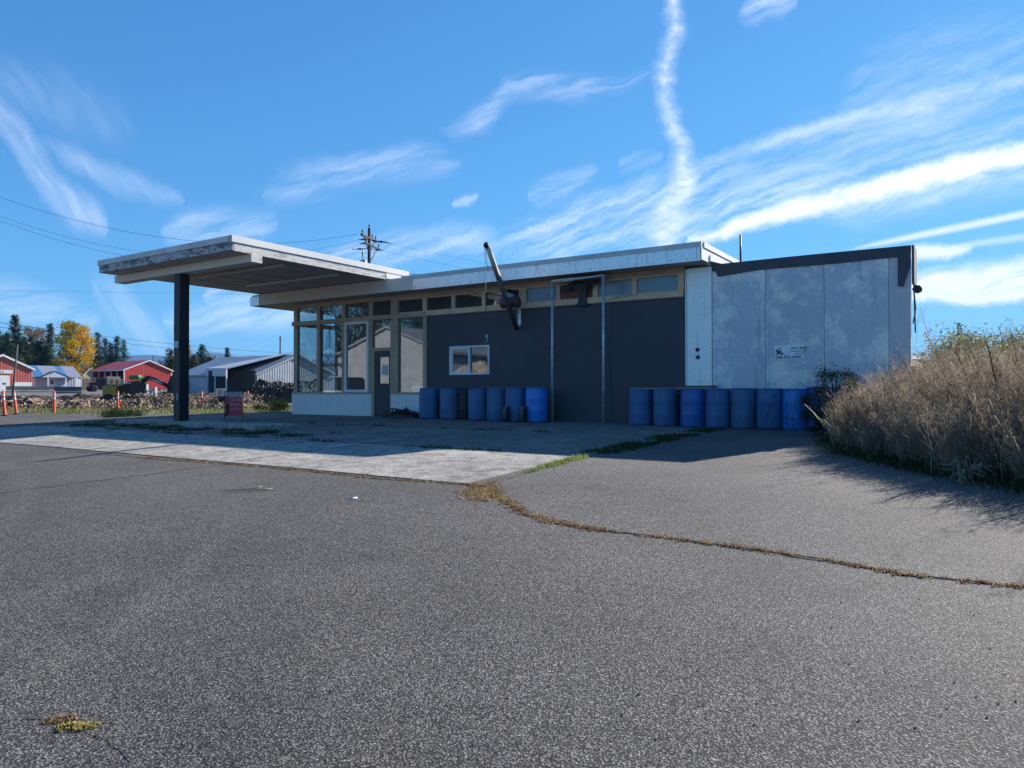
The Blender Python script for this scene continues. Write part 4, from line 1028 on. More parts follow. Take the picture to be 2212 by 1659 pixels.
# green shrub before the right barrels
w = P(fq(1800, 1.9), -1.9, 0)
for i, (xd, p, h, r, lb) in enumerate(((1806, 1.9, 1.42, .55, 'tall dark green weed shrub hiding the last barrels'), (1772, 2.1, 1.0, .42, 'lower dark weed bush left of the tall green shrub'), (1838, 2.6, 1.15, .40, 'green weed bush at the left flank of the thicket'))):
    w = P(fq(xd, p), -p, 0); w.z = gz(w.x, w.y)-.03
    broadleaf('weed_shrub', w, h, r, 'darkgreen', lb, 'green weed shrubs by the right barrels', 31+i, .035, 9000, .0, None, 46, cat='shrub')
for i, (xd, p, hh_) in enumerate(((1795, 1.3, 1.02), (1745, 1.5, .98), (1700, 1.4, .97), (1640, 1.3, .99))):
    w = P(fq(xd, p), -p, 0)
    vs, fs = stems([(w.x+rnd.gauss(0, .05), w.y+rnd.gauss(0, .05)) for _ in range(5)], lambda x, y: hh_+.05, 5, rnd, (0, 0), .005, .15, 4)
    m = MB(); m.add(vs, fs); tag(m.build('dark_weed', 'darkgreen'), ('thin dark umbel weed beside the green shrub', 'thin dark weed before the brighter barrel', 'thin dark weed right of the shop sign barrel', 'thin dark weed in the middle of the right row')[i], 'weed', 'thin weeds before the right barrels')
# bleached clump at the thicket foot
w = gp(2085, 1045); rr = random.Random(5); m = MB()
for k in range(34):
    a = rr.uniform(0, 6.283); l = rr.uniform(.12, .4)
    m.tube([(rr.gauss(0, .05), rr.gauss(0, .05), 0), (math.cos(a)*l*.4, math.sin(a)*l*.4, rr.uniform(.12, .3)), (math.cos(a)*l*.9, math.sin(a)*l*.9, rr.uniform(.02, .22))], [.006, .005, .002], 4)
tag(m.build('bleached_weed', 'paleweed', None, 0, (w.x, w.y, gz(w.x, w.y))), 'bleached dead weed clump drooping at the thicket foot', 'weed')
# dark weed mass right of canopy column by the shop corner
w = onground(600, 30)
for i, (xd, D, h, r, lb) in enumerate(((590, 29, .5, .8, 'dark weed clump at the left corner of the shop'), (265, 27, .26, .8, 'dark weed clump at the left end of the pump island'))):
    w = onground(xd, D); broadleaf('weed_shrub', w, h, r, 'darkgreen', lb, None, 51+i, .06, 4500, .0, None, 30, cat='shrub')

# ================================================================ ACROSS THE STREET
def span(xl, xr, D):                                # width along B that takes the left corner at xl to the right corner at xr
    a, b = (xl-CX)/F, (xr-CX)/F
    return D*(b-a)/(B.x-B.y*b)
def corrug(mb, w, h0, h1fn, y, pitch=.3, d=.03):
    x = 0
    while x < w-.01:
        e = min(x+pitch*.55, w); mb.prism([(x, y, h0), (e, y, h0), (e, y, h1fn(e)), (x, y, h1fn(x))], (0, -d, 0)); x += pitch
def gable_house(name, xl, xr, D, eave, peak, length, wmat, rmat, label, trim='white', over=.3, thick=.12, ribs=True, openside=False):
    x, y = (xl-CX)/F*D, D; z = gz(x, y)-.1
    t = thing(name, (x, y, z), GROT, label, 'building'); w = span(xl, xr, D)
    m = MB()
    m.prism([(0, 0, 0), (w, 0, 0), (w, 0, eave), (w/2, 0, peak), (0, 0, eave)], (0, .15, 0))
    if ribs: corrug(m, w, 0, lambda q: eave+(peak-eave)*(1-abs(q-w/2)/(w/2))-.02, -.002, .35)
    m.prism([(0, length, 0), (w, length, 0), (w, length, eave), (w/2, length, peak), (0, length, eave)], (0, -.15, 0))
    m.box(w-.12, w, .15, length-.15, 0, eave)
    if not openside: m.box(0, .12, .15, length-.15, 0, eave)
    m.build('wall', wmat, t)
    if openside:
        m = MB(); n = 5
        for k in range(n+1): m.box(0, .14, .15+(length-.45)*k/n, .29+(length-.45)*k/n, 0, eave-.02)
        m.build('post', trim, t)
    sl = (peak-eave)/(w/2); e0 = eave-sl*over
    m = MB()
    for s in (0, 1):
        xa = -over if s == 0 else w+over
        m.prism([(xa, -over, e0), (w/2, -over, peak), (w/2, -over, peak+thick), (xa, -over, e0+thick)] if s == 0 else [(w/2, -over, peak), (xa, -over, e0), (xa, -over, e0+thick), (w/2, -over, peak+thick)], (0, length+2*over, 0))
    rf = m.build('roof', rmat, t)
    m = MB()
    for s in (0, 1):
        xa = -over if s == 0 else w+over
        m.prism([(xa, -over-.03, e0-.06), (w/2, -over-.03, peak-.06), (w/2, -over-.03, peak+thick+.04), (xa, -over-.03, e0+thick+.04)], (0, .028, 0))
    m.box(-over-.03, -over-.005, -over, length+over, e0-.05, e0+thick)
    m.build('trim', trim, rf)
    return t, w
# red barn
t, w = gable_house('red_barn', 267.7, 370.8, 130, 3.75, 5.55, 11.4, 'redmetal', 'redmetal', 'bright red metal barn with white trim and open bays on its left side', openside=True)
MB().box(0-.04, .12, -.05, -.034, 0, 3.7).box(w-.12, w+.04, -.05, -.034, 0, 3.7).build('corner_trim', 'white', t)
bx('stored_load', 'rubble', t, 1, 6, 2, 10, 0, 2.2)
# pale blue cottage
xl, D = 49.4, 112; x, y = (xl-CX)/F*D, D; wB = span(xl, 162.7, D); z = EYE+(HY-843)/F*D
t = thing('cottage', (x, y, z-.05), GROT, 'small pale blue cottage with a striped blue metal roof and porch gable', 'building')
hB = 2.25; top = 3.95
m = MB(); m.box(0, wB, 0, .12, -.6, hB); m.box(0, .12, .12, 4.4, -.6, hB); m.box(wB-.12, wB, .12, 4.4, -.6, hB); m.box(.12, wB-.12, 4.28, 4.4, -.6, hB); corrug(m, wB, -.6, lambda q: hB, -.002, .42, .05); m.build('wall', 'paleblue', t)
m = MB(); n = 52
rw = wB+1.1; prev = None
for k in range(n):
    xa = -.55+rw*k/n; xb_ = -.55+rw*(k+.72)/n
    m.prism([(xa, -1.0, hB-.12), (xb_, -1.0, hB-.12), (xb_, 1.9, top), (xa, 1.9, top)], (0, 0, .10))
m.prism([(-.55, -.99, hB-.13), (wB+.55, -.99, hB-.13), (wB+.55, 1.9, top-.01), (-.55, 1.9, top-.01)], (0, 0, .05))
m.prism([(-.55, 4.9, hB-.1), (-.55, 1.91, top), (wB+.55, 1.91, top), (wB+.55, 4.9, hB-.1)], (0, 0, .06))
def stripe_mat():
    mt, t_, b = nt('striped_blue_roof'); co = objco(t_); s = N(t_, 'ShaderNodeSeparateXYZ'); t_.links.new(co, s.inputs[0])
    r = N(t_, 'ShaderNodeMapRange'); t_.links.new(s.outputs[0], r.inputs[0]); r.inputs[1].default_value = -.55; r.inputs[2].default_value = wB+.55
    cr = N(t_, 'ShaderNodeValToRGB'); cr.color_ramp.interpolation = 'CONSTANT'; e = cr.color_ramp.elements
    st = [(0, (.27, .30, .37)), (.18, (.06, .20, .40)), (.36, (.27, .30, .37)), (.65, (.08, .21, .40)), (.76, (.29, .29, .37))]
    while len(e) < len(st): e.new(.5)
    for el, (p, c) in zip(e, st): el.position = p; el.color = (*c, 1)
    t_.links.new(r.outputs[0], cr.inputs[0]); t_.links.new(cr.outputs[0], b.inputs['Base Color']); b.inputs['Roughness'].default_value = .45; return mt
rf = m.build('roof', stripe_mat(), t)
m = MB(); pc = wB*.52
m.prism([(pc-2.0, -1.5, hB-.15), (pc, -1.5, hB+.75), (pc+2.0, -1.5, hB-.15)], (0, .06, 0)); m.build('porch_gable', 'paleblue', t)
m = MB(); m.prism([(pc-2.2, -1.55, hB-.2), (pc, -1.55, hB+.78), (pc+2.2, -1.55, hB-.2), (pc+2.2, -1.55, hB-.08), (pc, -1.55, hB+.9), (pc-2.2, -1.55, hB-.08)], (0, 2.2, 0)); m.build('porch_roof', 'bluecar', t)
for xx in (pc-1.05, pc+1.6): bx('porch_post', 'white', t, xx-.07, xx+.07, -1.45, -1.31, -.6, hB-.14)
dr = bx('door', 'white', t, pc-.35, pc+.55, -.09, -.055, -.05, 2.0); bx('window', 'carglass', dr, pc-.1, pc+.35, -.10, -.0905, 1.0, 1.7)
dr = bx('door', 'white', t, .9, 1.75, -.09, -.055, -.05, 2.0); bx('window', 'white', t, .35, .5, -.09, -.055, .8, 1.8)
# faded red building at the left edge
t, w = gable_house('workshop', -66, 70, 100, 3.4, 5.3, 12, 'redfade', 'greyroof', 'faded red workshop with a white garage door at the left edge', over=.25, thick=.2)
q = span(-66, 20, 100); g = bx('garage_door', 'white', t, q-3.0, q, -.10, -.04, 0, 2.45); bx('window', 'carglass', g, q-.9, q-.45, -.12, -.101, 1.15, 1.35)
bx('sign_board', 'white', t, q-3.2, q+.35, -.12, -.05, 2.75, 3.25)
text('lettering', 'AUTO REPAIR', .36, 'bluecar', t, (q-3.0, -.125, 2.86), (R(90), 0, 0))
bx('wall_base', 'white', t, q+.35, w-.1, -.07, -.038, 0, 1.5)
# cream house and fence
gable_house('cream_house', 180, 208, 165, 3.4, 4.9, 8, 'cream', 'brownroof', 'small cream gabled house between the golden tree and the red barn', over=.4)
t = thing('wooden_fence', onground(176, 150), GROT, 'dark plank fence beside the cream house', 'fence'); ww = span(176, 203, 150)
m = MB(); x = 0
while x < ww: m.box(x, x+.22, 0, .03, 0, 2.3+.06*math.sin(x*9)); x += .25
m.build('board', 'wood', t); m = MB(); m.box(0, ww, .031, .1, .4, .5); m.box(0, ww, .031, .1, 1.7, 1.8); m.build('rail', 'wood', t)
t, w_ = gable_house('white_shed', 160, 176, 122, 2.2, 2.7, 3, 'white', 'greyroof', 'small white shed at the right end of the cottage', over=.1)
# grey metal building with carport
t, w = gable_house('metal_shed', 555, 722, 80, 2.45, 4.75, 15, 'greymetal', 'greyroof', 'grey ribbed metal shed with a shallow gable left of the shop', over=.35, trim='greyroof')
bx('awning', 'darksteel', t, 6.2, 9.0, -.6, -.05, 1.62, 1.72)
cA, cB, cC, cE_ = at(445, 797.5, 84), at(488, 797.5, 79), at(632, 762, 85.2), at(560, 776, 97)
o0 = cB.copy(); o0.z = gz(o0.x, o0.y)
t = thing('carport', o0, 0, 'open carport with a pale metal roof in front of the grey shed', 'carport')
pts = [v-o0 for v in (cA, cB, cC, cE_)]
m = MB(); m.prism([pts[0], pts[1], pts[2], pts[3]], (0, 0, .12)); m.build('roof', 'lightroof', t)
m = MB(); d = (pts[1]-pts[0]); m.prism([pts[0]+Vector((0, -.03, -.8)), pts[1]+Vector((0, -.03, -.8)), pts[1]+Vector((0, -.03, .02)), pts[0]+Vector((0, -.03, .02))], (.02, .06, 0)); m.build('fascia', 'lightroof', t)
for k, v in enumerate((pts[0], pts[1], pts[0].lerp(pts[1], .45))):
    m = MB(); g = gz(v.x+o0.x, v.y+o0.y)-o0.z; m.box(v.x-.06, v.x+.06, v.y+.05, v.y+.17, g-.1, v.z-.0); m.build('post', 'white', t)
v = pts[2]*.5+pts[1]*.5
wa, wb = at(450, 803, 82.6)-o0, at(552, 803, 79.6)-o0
m = MB(); m.prism([(wa.x, wa.y, -.3), (wb.x, wb.y, -.3), (wb.x, wb.y, wb.z+.15), (wa.x, wa.y, wa.z+.1)], (0, .12, 0)); m.build('back_wall', 'carportshade', t)  # added dark sheet standing for the shade under the carport roof
m = MB(); m.box(1.2, 2.6, 1.5, 2.4, -.1, 1.3); m.box(3.0, 4.1, 1.2, 2.2, -.1, .9); m.build('stored_junk', 'rubble', t)

# garage with tan roof on the right
w = onground(1985, 45)
t = thing('tan_roof_shed', w, R(10), 'low shed with a sunlit tan roof right of the station end', 'shed')
za = EYE+(HY-800)/F*45-w.z; zb_ = EYE+(HY-779)/F*45-w.z
m = MB(); m.prism([(.2, 0, za), (1.75, 0, za-.1), (1.2, 1.6, zb_), (-.1, 1.6, zb_+.02)], (0, 0, .06)); m.build('roof', 'palewood', t); bx('wall', 'wood', t, -.1, 1.6, .3, 1.5, -.1, za-.12)
w = onground(1966, 80)
t = thing('grey_roof_house', w, GROT*0+R(8), 'far house with a grey roof just right of the station', 'building')
za = EYE+(HY-777)/F*80-w.z; m = MB(); m.prism([(0, 0, za), (3.2, 0, za-.05), (3.0, 3, za+.55), (.1, 3, za+.6)], (0, 0, .08)); m.build('roof', 'greyroof', t); bx('wall', 'wood', t, .1, 3, .4, 2.9, -.1, za-.06)

# delineator posts
def delineator(loc, tilt, label):
    t = thing('delineator_post', loc, 0, label, 'traffic post', 'orange delineator posts along the dug street'); t.rotation_euler = (0, R(tilt), 0)
    m = MB(); m.lathe([(.075, .02), (.06, .3), (.052, .95), (.052, 1.02), (.03, 1.04), (.03, 1.08), (.045, 1.1)], 14); m.build('post', 'orange', t)
    m = MB(); m.lathe([(.058, .68), (.057, .80)], 14); m.lathe([(.057, .86), (.056, .95)], 14); m.build('reflective_band', 'reflect', t)
    m = MB(); m.lathe([(.17, -.02), (.17, .03), (.12, .05)], 12); m.build('base', 'rubber', t)
for xd, yd, yt_, tl, lb in ((11, 897, 842, -5, 'leftmost orange post, leaning left at the picture edge'), (36, 894, 842, -7, 'leaning orange post second from the left below the street lamp'), (117, 891.5, 841, 0, 'upright orange post before the pale blue cottage'),
                            (254.5, 887, 841.7, 0, 'orange post before the yellow machine'), (436, 885, 846, 0, 'orange post just right of the canopy column'), (535, 881, 845, 1, 'orange post right of the red estate agent board')):
    D = 1.1*F/(yd-yt_); x = (xd-CX)/F*D
    delineator((x, D, gz(x, D)+.0), tl, lb)

# dug earth
def heap(name, x0, x1, y0, y1, h, mat, label, cat='heap', seed=0, step=.16, rough=.28):
    m = MB(); nx, ny = int((x1-x0)/step), int((y1-y0)/step); vs = []
    cx_, cy_ = (x0+x1)/2, (y0+y1)/2; z0 = gz(cx_, cy_)
    for i in range(nx+1):
        for j in range(ny+1):
            x, y = x0+i*step, y0+j*step
            e = min(1, min(i, nx-i)*step/1.2)*min(1, min(j, ny-j)*step/.9); e = sstep(0, 1, e)
            hh = h*(.55+.6*noise.noise(Vector((x*.45, y*.45, seed))))+rough*abs(noise.noise(Vector((x*1.6, y*1.6, seed+3))))*1.6+rough*noise.noise(Vector((x*4.5, y*4.5, seed+9)))*.9
            vs.append((x-cx_, y-cy_, gz(x, y)-z0-.05+max(.0, hh)*e-.1*(1-e)))
    m.add(vs, [(i*(ny+1)+j, (i+1)*(ny+1)+j, (i+1)*(ny+1)+j+1, i*(ny+1)+j+1) for i in range(nx) for j in range(ny)], False)
    return tag(m.build(name, mat, None, 0, (cx_, cy_, z0)), label, cat)
heap('earth_heap', -36, -24.6, 41.5, 48, .55, 'dirt', 'long brown earth heap behind the three leftmost orange posts', seed=2)
heap('earth_heap', -24.4, -15.6, 43, 49, .48, 'dirt', 'clumpy earth heap before the yellow machine and canopy column', seed=5, rough=.34)
heap('earth_heap', -24.2, -18.2, 47, 54, .5, 'dirt', 'brown earth between the canopy column and the red board', seed=15, rough=.3)
heap('rubble_pile', -21.2, -15.4, 56, 62, 1.95, 'rubble', 'tall dark pile of broken rubble before the grey shed', seed=7, rough=.5)
heap('soil_ridge', -46, -21, 56, 61, .75, 'rubble', 'low dark soil ridge behind the brown earth heaps', seed=21, rough=.2, step=.25)
heap('earth_heap', -62, -36.5, 44, 50, .5, 'dirt', 'earth heap running out of the picture at the left', seed=9, step=.3)
def clods(name, boxes, mat, label, seed, s0, s1):
    rnd = random.Random(seed); m = MB()
    for (x0, x1, y0, y1, z0, z1, n) in boxes:
        for _ in range(n):
            x, y = rnd.uniform(x0, x1), rnd.uniform(y0, y1); s = rnd.uniform(s0, s1)
            c = Vector((x, y, gz(x, y)+rnd.uniform(z0, z1)))
            vs = [c+Vector((rnd.gauss(0, 1), rnd.gauss(0, 1), rnd.gauss(0, .7))).normalized()*s*rnd.uniform(.6, 1.1) for _ in range(5)]
            top = c+Vector((0, 0, s*.8)); bot = c-Vector((0, 0, s*.5))
            vs.sort(key=lambda v: math.atan2(v.y-c.y, v.x-c.x))
            m.add(vs+[top, bot], [(i, (i+1) % 5, 5) for i in range(5)]+[((i+1) % 5, i, 6) for i in range(5)])
    return tag(m.build(name, mat), label, kind='stuff')
clods('earth_clods', [(-36, -15.6, 40.8, 43.5, .0, .3, 1500), (-36, -24, 43, 47, .2, .5, 700), (-24.4, -16, 43.5, 47.5, .3, .9, 800), (-24, -18, 47.5, 50, .2, .6, 300)], 'clod', 'loose earth clods and roots over the heaps', 3, .03, .12)
clods('dark_clods', [(-34, -16, 41, 46, .05, .4, 200), (-20.9, -15.7, 56.2, 58.8, .1, 1.6, 700)], 'rubble', 'dark broken lumps in the heaps', 4, .05, .2)
clods('pale_rocks', [(-36, -16, 41, 46,   .1, .5, 220), (-20.6, -15.9, 56.2, 57.8, .3, 1.4, 200), (-23.5, -21.2, 55, 57, .2, .8, 90)], 'clodpale', 'pale stones and broken wood ends in the heaps', 5, .04, .13)

# jersey barriers
def barrier(xd, D, L, mat, rz, label):
    t = thing('concrete_barrier', onground(xd, D)+Vector((0, 0, .04)), rz, label, 'barrier', 'concrete road barriers at the yard edge')
    m = MB(); m.prism([(-L/2, -.3, 0), (-L/2, .3, 0), (-L/2, .27, .18), (-L/2, .12, .38), (-L/2, .08, .82), (-L/2, -.08, .82), (-L/2, -.12, .38), (-L/2, -.27, .18)], (L, 0, 0)); m.build('block', mat, t, .01)
    bx('end_cap', 'white' if mat == 'barrier' else 'barrier', t, L/2, L/2+.06, -.1, .1, .05, .8)
barrier(147, 84, 2.7, 'barrier', R(35), 'dark concrete barrier with a white end before the cottage')
barrier(66, 92, 5.2, 'clodpale', R(35), 'long pale concrete barrier before the cottage porch')

# dump truck
w = onground(229, 100); w.z += .03
t = thing('dump_truck', w, R(47), 'old dump truck with cream slatted bed sides before the red barn', 'truck')
t.scale = (1.0, .9, 1.0)
m = MB(); m.box(-.2, 2.1, -.95, .95, .95, 1.05); m.box(-.2, -.12, -.95, .95, 1.05, 1.9); m.box(2.02, 2.1, -.95, .95, 1.05, 1.7)
for k in range(4): m.box(-.12, 2.02, -.98, -.92, 1.08+.2*k, 1.22+.2*k); m.box(-.12, 2.02, .92, .98, 1.08+.2*k, 1.22+.2*k)
for k in range(4): m.box(-.1+.68*k, -.03+.68*k, -1.02, -.981, 1.0, 1.9)
m.build('bed', 'palewood', t)
bx('load', 'clodpale', t, -.1, 1.6, -.85, .85, 1.06, 2.15)
c_ = bx('cab', 'maroon', t, -1.5, -.35, -.9, .9, .75, 2.0, bevel=.1); bx('window', 'carglass', c_, -1.3, -.6, -.92, -.902, 1.4, 1.85); bx('hood', 'maroon', t, -2.3, -1.5, -.75, .75, .7, 1.3, bevel=.1)
bx('chassis', 'darksteel', t, -2.2, 2.0, -.4, .4, .55, .74)
def wheel(t, x, y, r, w_=.26):
    m = MB(); m.lathe([(r*.55, -w_/2), (r*.92, -w_/2), (r, -w_*.3), (r, w_*.3), (r*.92, w_/2), (r*.55, w_/2)], 20, x, y, r, 'y'); wo = m.build('wheel', 'rubber', t)
    m = MB(); m.lathe([(r*.56, -w_*.45), (r*.3, -w_*.25), (r*.3, w_*.25), (r*.56, w_*.45)], 14, x, y, r, 'y'); m.build('rim', 'galv', wo)
for x in (-1.75, 1.2):
    for y in (-.85, .85): wheel(t, x, y, .48)
# backhoe
w = onground(283, 57.5); s_ = 57.5/F
t = thing('digger', w, R(12), 'yellow and green digger with a folded black arm working at the earth heap', 'digger')
def X(xd): return (xd-283)*s_
def Z(yd): return (HY-yd)*s_+EYE-w.z
bx('counterweight', 'yellow', t, X(232.5), X(259), -.7, .5, Z(856), Z(834), bevel=.04)
bx('undercarriage', 'black', t, X(232), X(312), -.65, .65, Z(866), Z(856.5), bevel=.05)
m = MB(); m.prism([(X(260), -.6, Z(856)), (X(312), -.6, Z(858)), (X(316), -.6, Z(830)), (X(300), -.6, Z(822)), (X(276), -.6, Z(828)), (X(262), -.6, Z(838))], (0, 1.2, 0)); m.build('body', 'blackpl', t, .03)
bx('engine_cover', 'green', t, X(281), X(303), -.5, .5, Z(820), Z(810), bevel=.12); bx('tank', 'greytan', t, X(278), X(306.5), -.45, .45, Z(828), Z(822.9), bevel=.05)
bx('step', 'galv', t, X(270), X(288), -.72, -.6, Z(828.5), Z(826.5)); bx('side_panel', 'olive', t, X(262), X(284), -.64, -.605, Z(852), Z(834))
m = MB(); m.tube([(X(302), 0, Z(838)), (X(308), -.1, Z(822)), (X(318), -.1, Z(816)), (X(332), -.1, Z(820)), (X(356), -.1, Z(833))], [.2, .24, .22, .19, .16], 6); m.tube([(X(356), -.1, Z(833)), (X(362), -.1, Z(842)), (X(356), -.1, Z(856))], [.17, .2, .12], 6); m.tube([(X(366), -.1, Z(812)), (X(362), -.1, Z(830)), (X(360), -.1, Z(845))], [.14, .2, .16], 6)
arm = m.build('arm', 'black', t); MB().tube([(X(322), -.28, Z(817)), (X(350), -.28, Z(830))], .05, 8).tube([(X(372), -.2, Z(826)), (X(367), -.2, Z(848))], .05, 8).build('piston', 'chrome', arm)
m = MB()
for k in range(4): m.tube([(X(362+k), -.2, Z(820)), (X(364+k), -.35, Z(836)), (X(372+k*.8), -.3, Z(846)), (X(373), -.25, Z(862))], .022, 5); m.tube([(X(340), -.25, Z(836+k*2)), (X(344), -.3, Z(846)), (X(350), -.25, Z(854)), (X(352), -.2, Z(838))], .02, 5)
m.build('hose', 'rubber', arm)
m = MB(); m.prism([(X(350), -.5, Z(850)), (X(362), -.5, Z(849)), (X(366), -.5, Z(862)), (X(356), -.5, Z(868)), (X(348), -.5, Z(862))], (0, .9, 0)); m.build('bucket', 'darksteel', t)
m = MB(); m.box(X(348), X(372), -.5, .3, Z(868), Z(846)); m.box(X(364), X(372), -.4, .2, Z(846), Z(812)); m.build('rear_frame', 'blackpl', t, .03)
m = MB(); m.box(X(313), X(316), -.3, .3, Z(866), Z(830)); m.box(X(330), X(333), -.3, .3, Z(866), Z(836)); m.box(X(313), X(333), -.3, -.2, Z(846), Z(843)); m.tube([(X(314), -.35, Z(862)), (X(330), -.35, Z(838))], .05, 6); m.tube([(X(334), -.35, Z(864)), (X(322), -.35, Z(840))], .05, 6); m.build('stabiliser_frame', 'galv', t)
for xx in (305, 244):
    for yy in (-.7, .7): wheel(t, X(xx), yy, .38, .3)
# cars
def car(name, xd, D, rz, mat, label, L=4.4, H=1.45):
    w = onground(xd, D); w.z += .04
    t = thing(name, w, rz, label, 'car'); a = L/2
    m = MB(); pr = [(-a, .32), (-a, .75), (-a*.92, .88), (-a*.62, .95), (a*.55, .95), (a*.97, .78), (a, .5), (a*.97, .3)]
    m.prism([(x, -.85, z) for x, z in pr], (0, 1.7, 0)); m.build('body', mat, t, .06)
    m = MB(); pr = [(-a*.66, .952), (-a*.45, H-.05), (-a*.3, H), (a*.1, H), (a*.2, H-.05), (a*.5, .952)]; m.prism([(x, -.74, z) for x, z in pr], (0, 1.48, 0)); c = m.build('cabin', 'carglass', t, .05)
    m = MB(); m.prism([(-a*.44, -.7, H-.01), (a*.18, -.7, H-.01), (a*.1, -.66, H+.03), (-a*.36, -.66, H+.03)], (0, 1.4, 0)); m.build('roof', mat, t)
    for x in (-a*.62, a*.62):
        for y in (-.78, .78): wheel(t, x, y, .32, .2)
    bx('headlight', 'whitecar', t, a*.95, a+.01, -.7, -.4, .6, .72); bx('headlight', 'whitecar', t, a*.95, a+.01, .4, .7, .6, .72)
    return t
car('parked_car', 456, 92, R(15), 'maroon', 'dark maroon car parked beside the carport', 4.2, 1.75)
car('parked_car', 404, 88, R(60), 'bluecar', 'dark blue car showing behind the canopy column', 4.2, 1.55)
# white cabinet near the sign
w = onground(477, 44)
t = thing('meter_cabinet', w, R(30), 'white meter cabinet on a dark sloping base left of the red board', 'cabinet')
zc = EYE+(HY-856)/F*44-w.z
bx('cabinet', 'white', t, -.24, .24, -.2, .2, zc, zc+.47, bevel=.01); bx('door', 'greytan', t, -.2, .05, -.215, -.202, zc+.05, zc+.42); m = MB(); m.prism([(-.2, -.2, zc), (.35, -.2, zc), (.35, -.2, -.1), (.1, -.2, -.1)], (0, .4, 0)); m.build('base', 'black', t)

# street lamp
w = onground(25, 60); k_ = 60/F
t = thing('street_lamp', w, 0, 'leaning street lamp with a wide dark double head at the left', 'street lamp')
ztp = EYE+(HY-744)*k_-w.z
m = MB(); m.tube([(0, 0, -.2), (.48, 0, ztp)], [.09, .06], 10); m.build('pole', 'barrier', t)
m = MB(); m.tube([(-1.3, 0, ztp+.62), (-.3, 0, ztp+.38), (.48, 0, ztp+.02)], .05, 6); m.tube([(-.6, .1, ztp+.35), (1.3, 0, ztp+.2)], .05, 6); m.build('arm', 'darksteel', t)
for a_, b__, z1_, z2_ in ((.1, 1.45, .36, .14), (-1.4, -.1, .62, .40)):
    m = MB(); m.prism([(a_, -.14, ztp+z1_), (b__, -.14, ztp+z2_+.05), (b__, -.14, ztp+z2_-.14), (a_+.1, -.14, ztp+z1_-.16)], (0, .28, 0)); m.build('lamp_head', 'darksteel', t, .03)

# utility pole
Dp = 48; w = onground(797, Dp); kp = Dp/F
t = thing('utility_pole', w, ROT+R(20), 'wooden utility pole with crossarms and transformer behind the canopy', 'utility pole')
zt_ = EYE+(HY-492)*kp-w.z
m = MB(); m.tube([(0, 0, -.3), (0, 0, zt_)], [.15, .10], 10); m.build('pole', 'polewood', t)
m = MB(); m.box(-.07, .07, -1.2, 1.2, zt_-.75, zt_-.61); m.box(.13, .2, -1.0, 1.4, zt_-1.25, zt_-1.13); m.build('crossarm', 'polewood', t)
m = MB(); m.tube([(0, -.9, zt_-.68), (0, 0, zt_-1.7)], .035, 5); m.tube([(0, .9, zt_-.68), (0, 0, zt_-1.7)], .035, 5); m.tube([(.1, 1.1, zt_-1.2), (.1, 0, zt_-2.2)], .03, 5); m.build('brace', 'polewood', t)
ins = []
for (x, y, z) in ((0, -1.05, zt_-.6), (0, 1.05, zt_-.6), (0, .5, zt_-.6), (0, 0, zt_), (.16, 1.2, zt_-1.12), (.16, -.8, zt_-1.12)):
    m = MB(); m.lathe([(.02, 0), (.02, .12), (.07, .13), (.06, .2), (.03, .27), (.015, .3)], 10, x, y, z); m.build('insulator', 'darksteel', t)
m = MB()
for (x0_, z0_, x1_, z1_) in ((-.15, -.72, -.85, -.72), (-.15, -.98, -.75, -1.0), (.2, -.8, 1.5, -1.1), (.2, -.85, 1.3, -1.0), (-.2, -1.35, -1.3, -1.35), (.25, -1.4, .95, -1.55)):
    m.tube([(x0_, .1, zt_+z0_), (x1_, .1, zt_+z1_)], .025, 5)
    m.lathe([(.05, -.14), (.06, 0), (.05, .14)], 8, (x0_+x1_)/2, .1, zt_+(z0_+z1_)/2, 'x')
m.build('line_insulator', 'darksteel', t)
m = MB(); m.lathe([(.2, 0), (.23, .05), (.23, .7), (.2, .8), (.08, .82)], 16, -.42, 0, zt_-2.95); m.lathe([(.02, 0), (.05, .12), (.02, .3)], 8, -.45, 0, zt_-2.12); m.tube([(-.2, 0, zt_-2.5), (0, 0, zt_-2.5)], .04, 6); m.build('transformer', 'galv', t)
m = MB(); m.tube([(-.45, 0, zt_-1.4), (-.5, 0, zt_-1.9)], .05, 8); m.build('fuse', 'galv', t)
def wire(a, b, sag, label, r=.012, n=14):
    a, b = Vector(a), Vector(b); m = MB(); o0 = a.copy()
    m.tube([(a.lerp(b, i/n)-Vector((0, 0, sag*4*(i/n)*(1-i/n))))-o0 for i in range(n+1)], r, 4)
    return tag(m.build('power_line', 'wire', None, 0, o0), label, 'power line', 'overhead lines')
pt = Vector((w.x, w.y, w.z+zt_))
wire(at(-60, 404, 40), pt+Vector((-.3, 0, -.3)), 1.75, 'highest line from the utility pole out past the left top of the canopy', .009)
wire(at(-60, 445, 41), pt+Vector((-.6, 0, -.75)), 2.0, 'middle line left of the canopy running to the pole', .007)
wire(at(-60, 452, 42), pt+Vector((-.5, 0, -1.1)), 2.2, 'lowest of the three lines left of the canopy', .008)
wire(at(-80, 626, 70), at(560, 636, 75), .0, 'faint level line low in the sky left of the canopy', .007)
wire(at(-20, 694, 70), at(800, 768, 130), .9, 'upper of the two lines above the golden tree', .02)
wire(at(-20, 704, 70), at(800, 778, 130), .9, 'lower of the two lines above the golden tree', .02)
wire(pt+Vector((.3, 0, -2.4)), (wh.x, wh.y, 4.68), .25, 'service line from the utility pole to the roof weatherhead', .012)
wire(pt+Vector((1.2, 0, -1.0)), at(1420, 615, 60), .4, 'thin line from the pole dropping behind the station roof', .006)
wire(pt+Vector((.9, 0, -1.5)), at(1420, 640, 60), .4, 'second thin line from the pole dropping behind the station roof', .006)
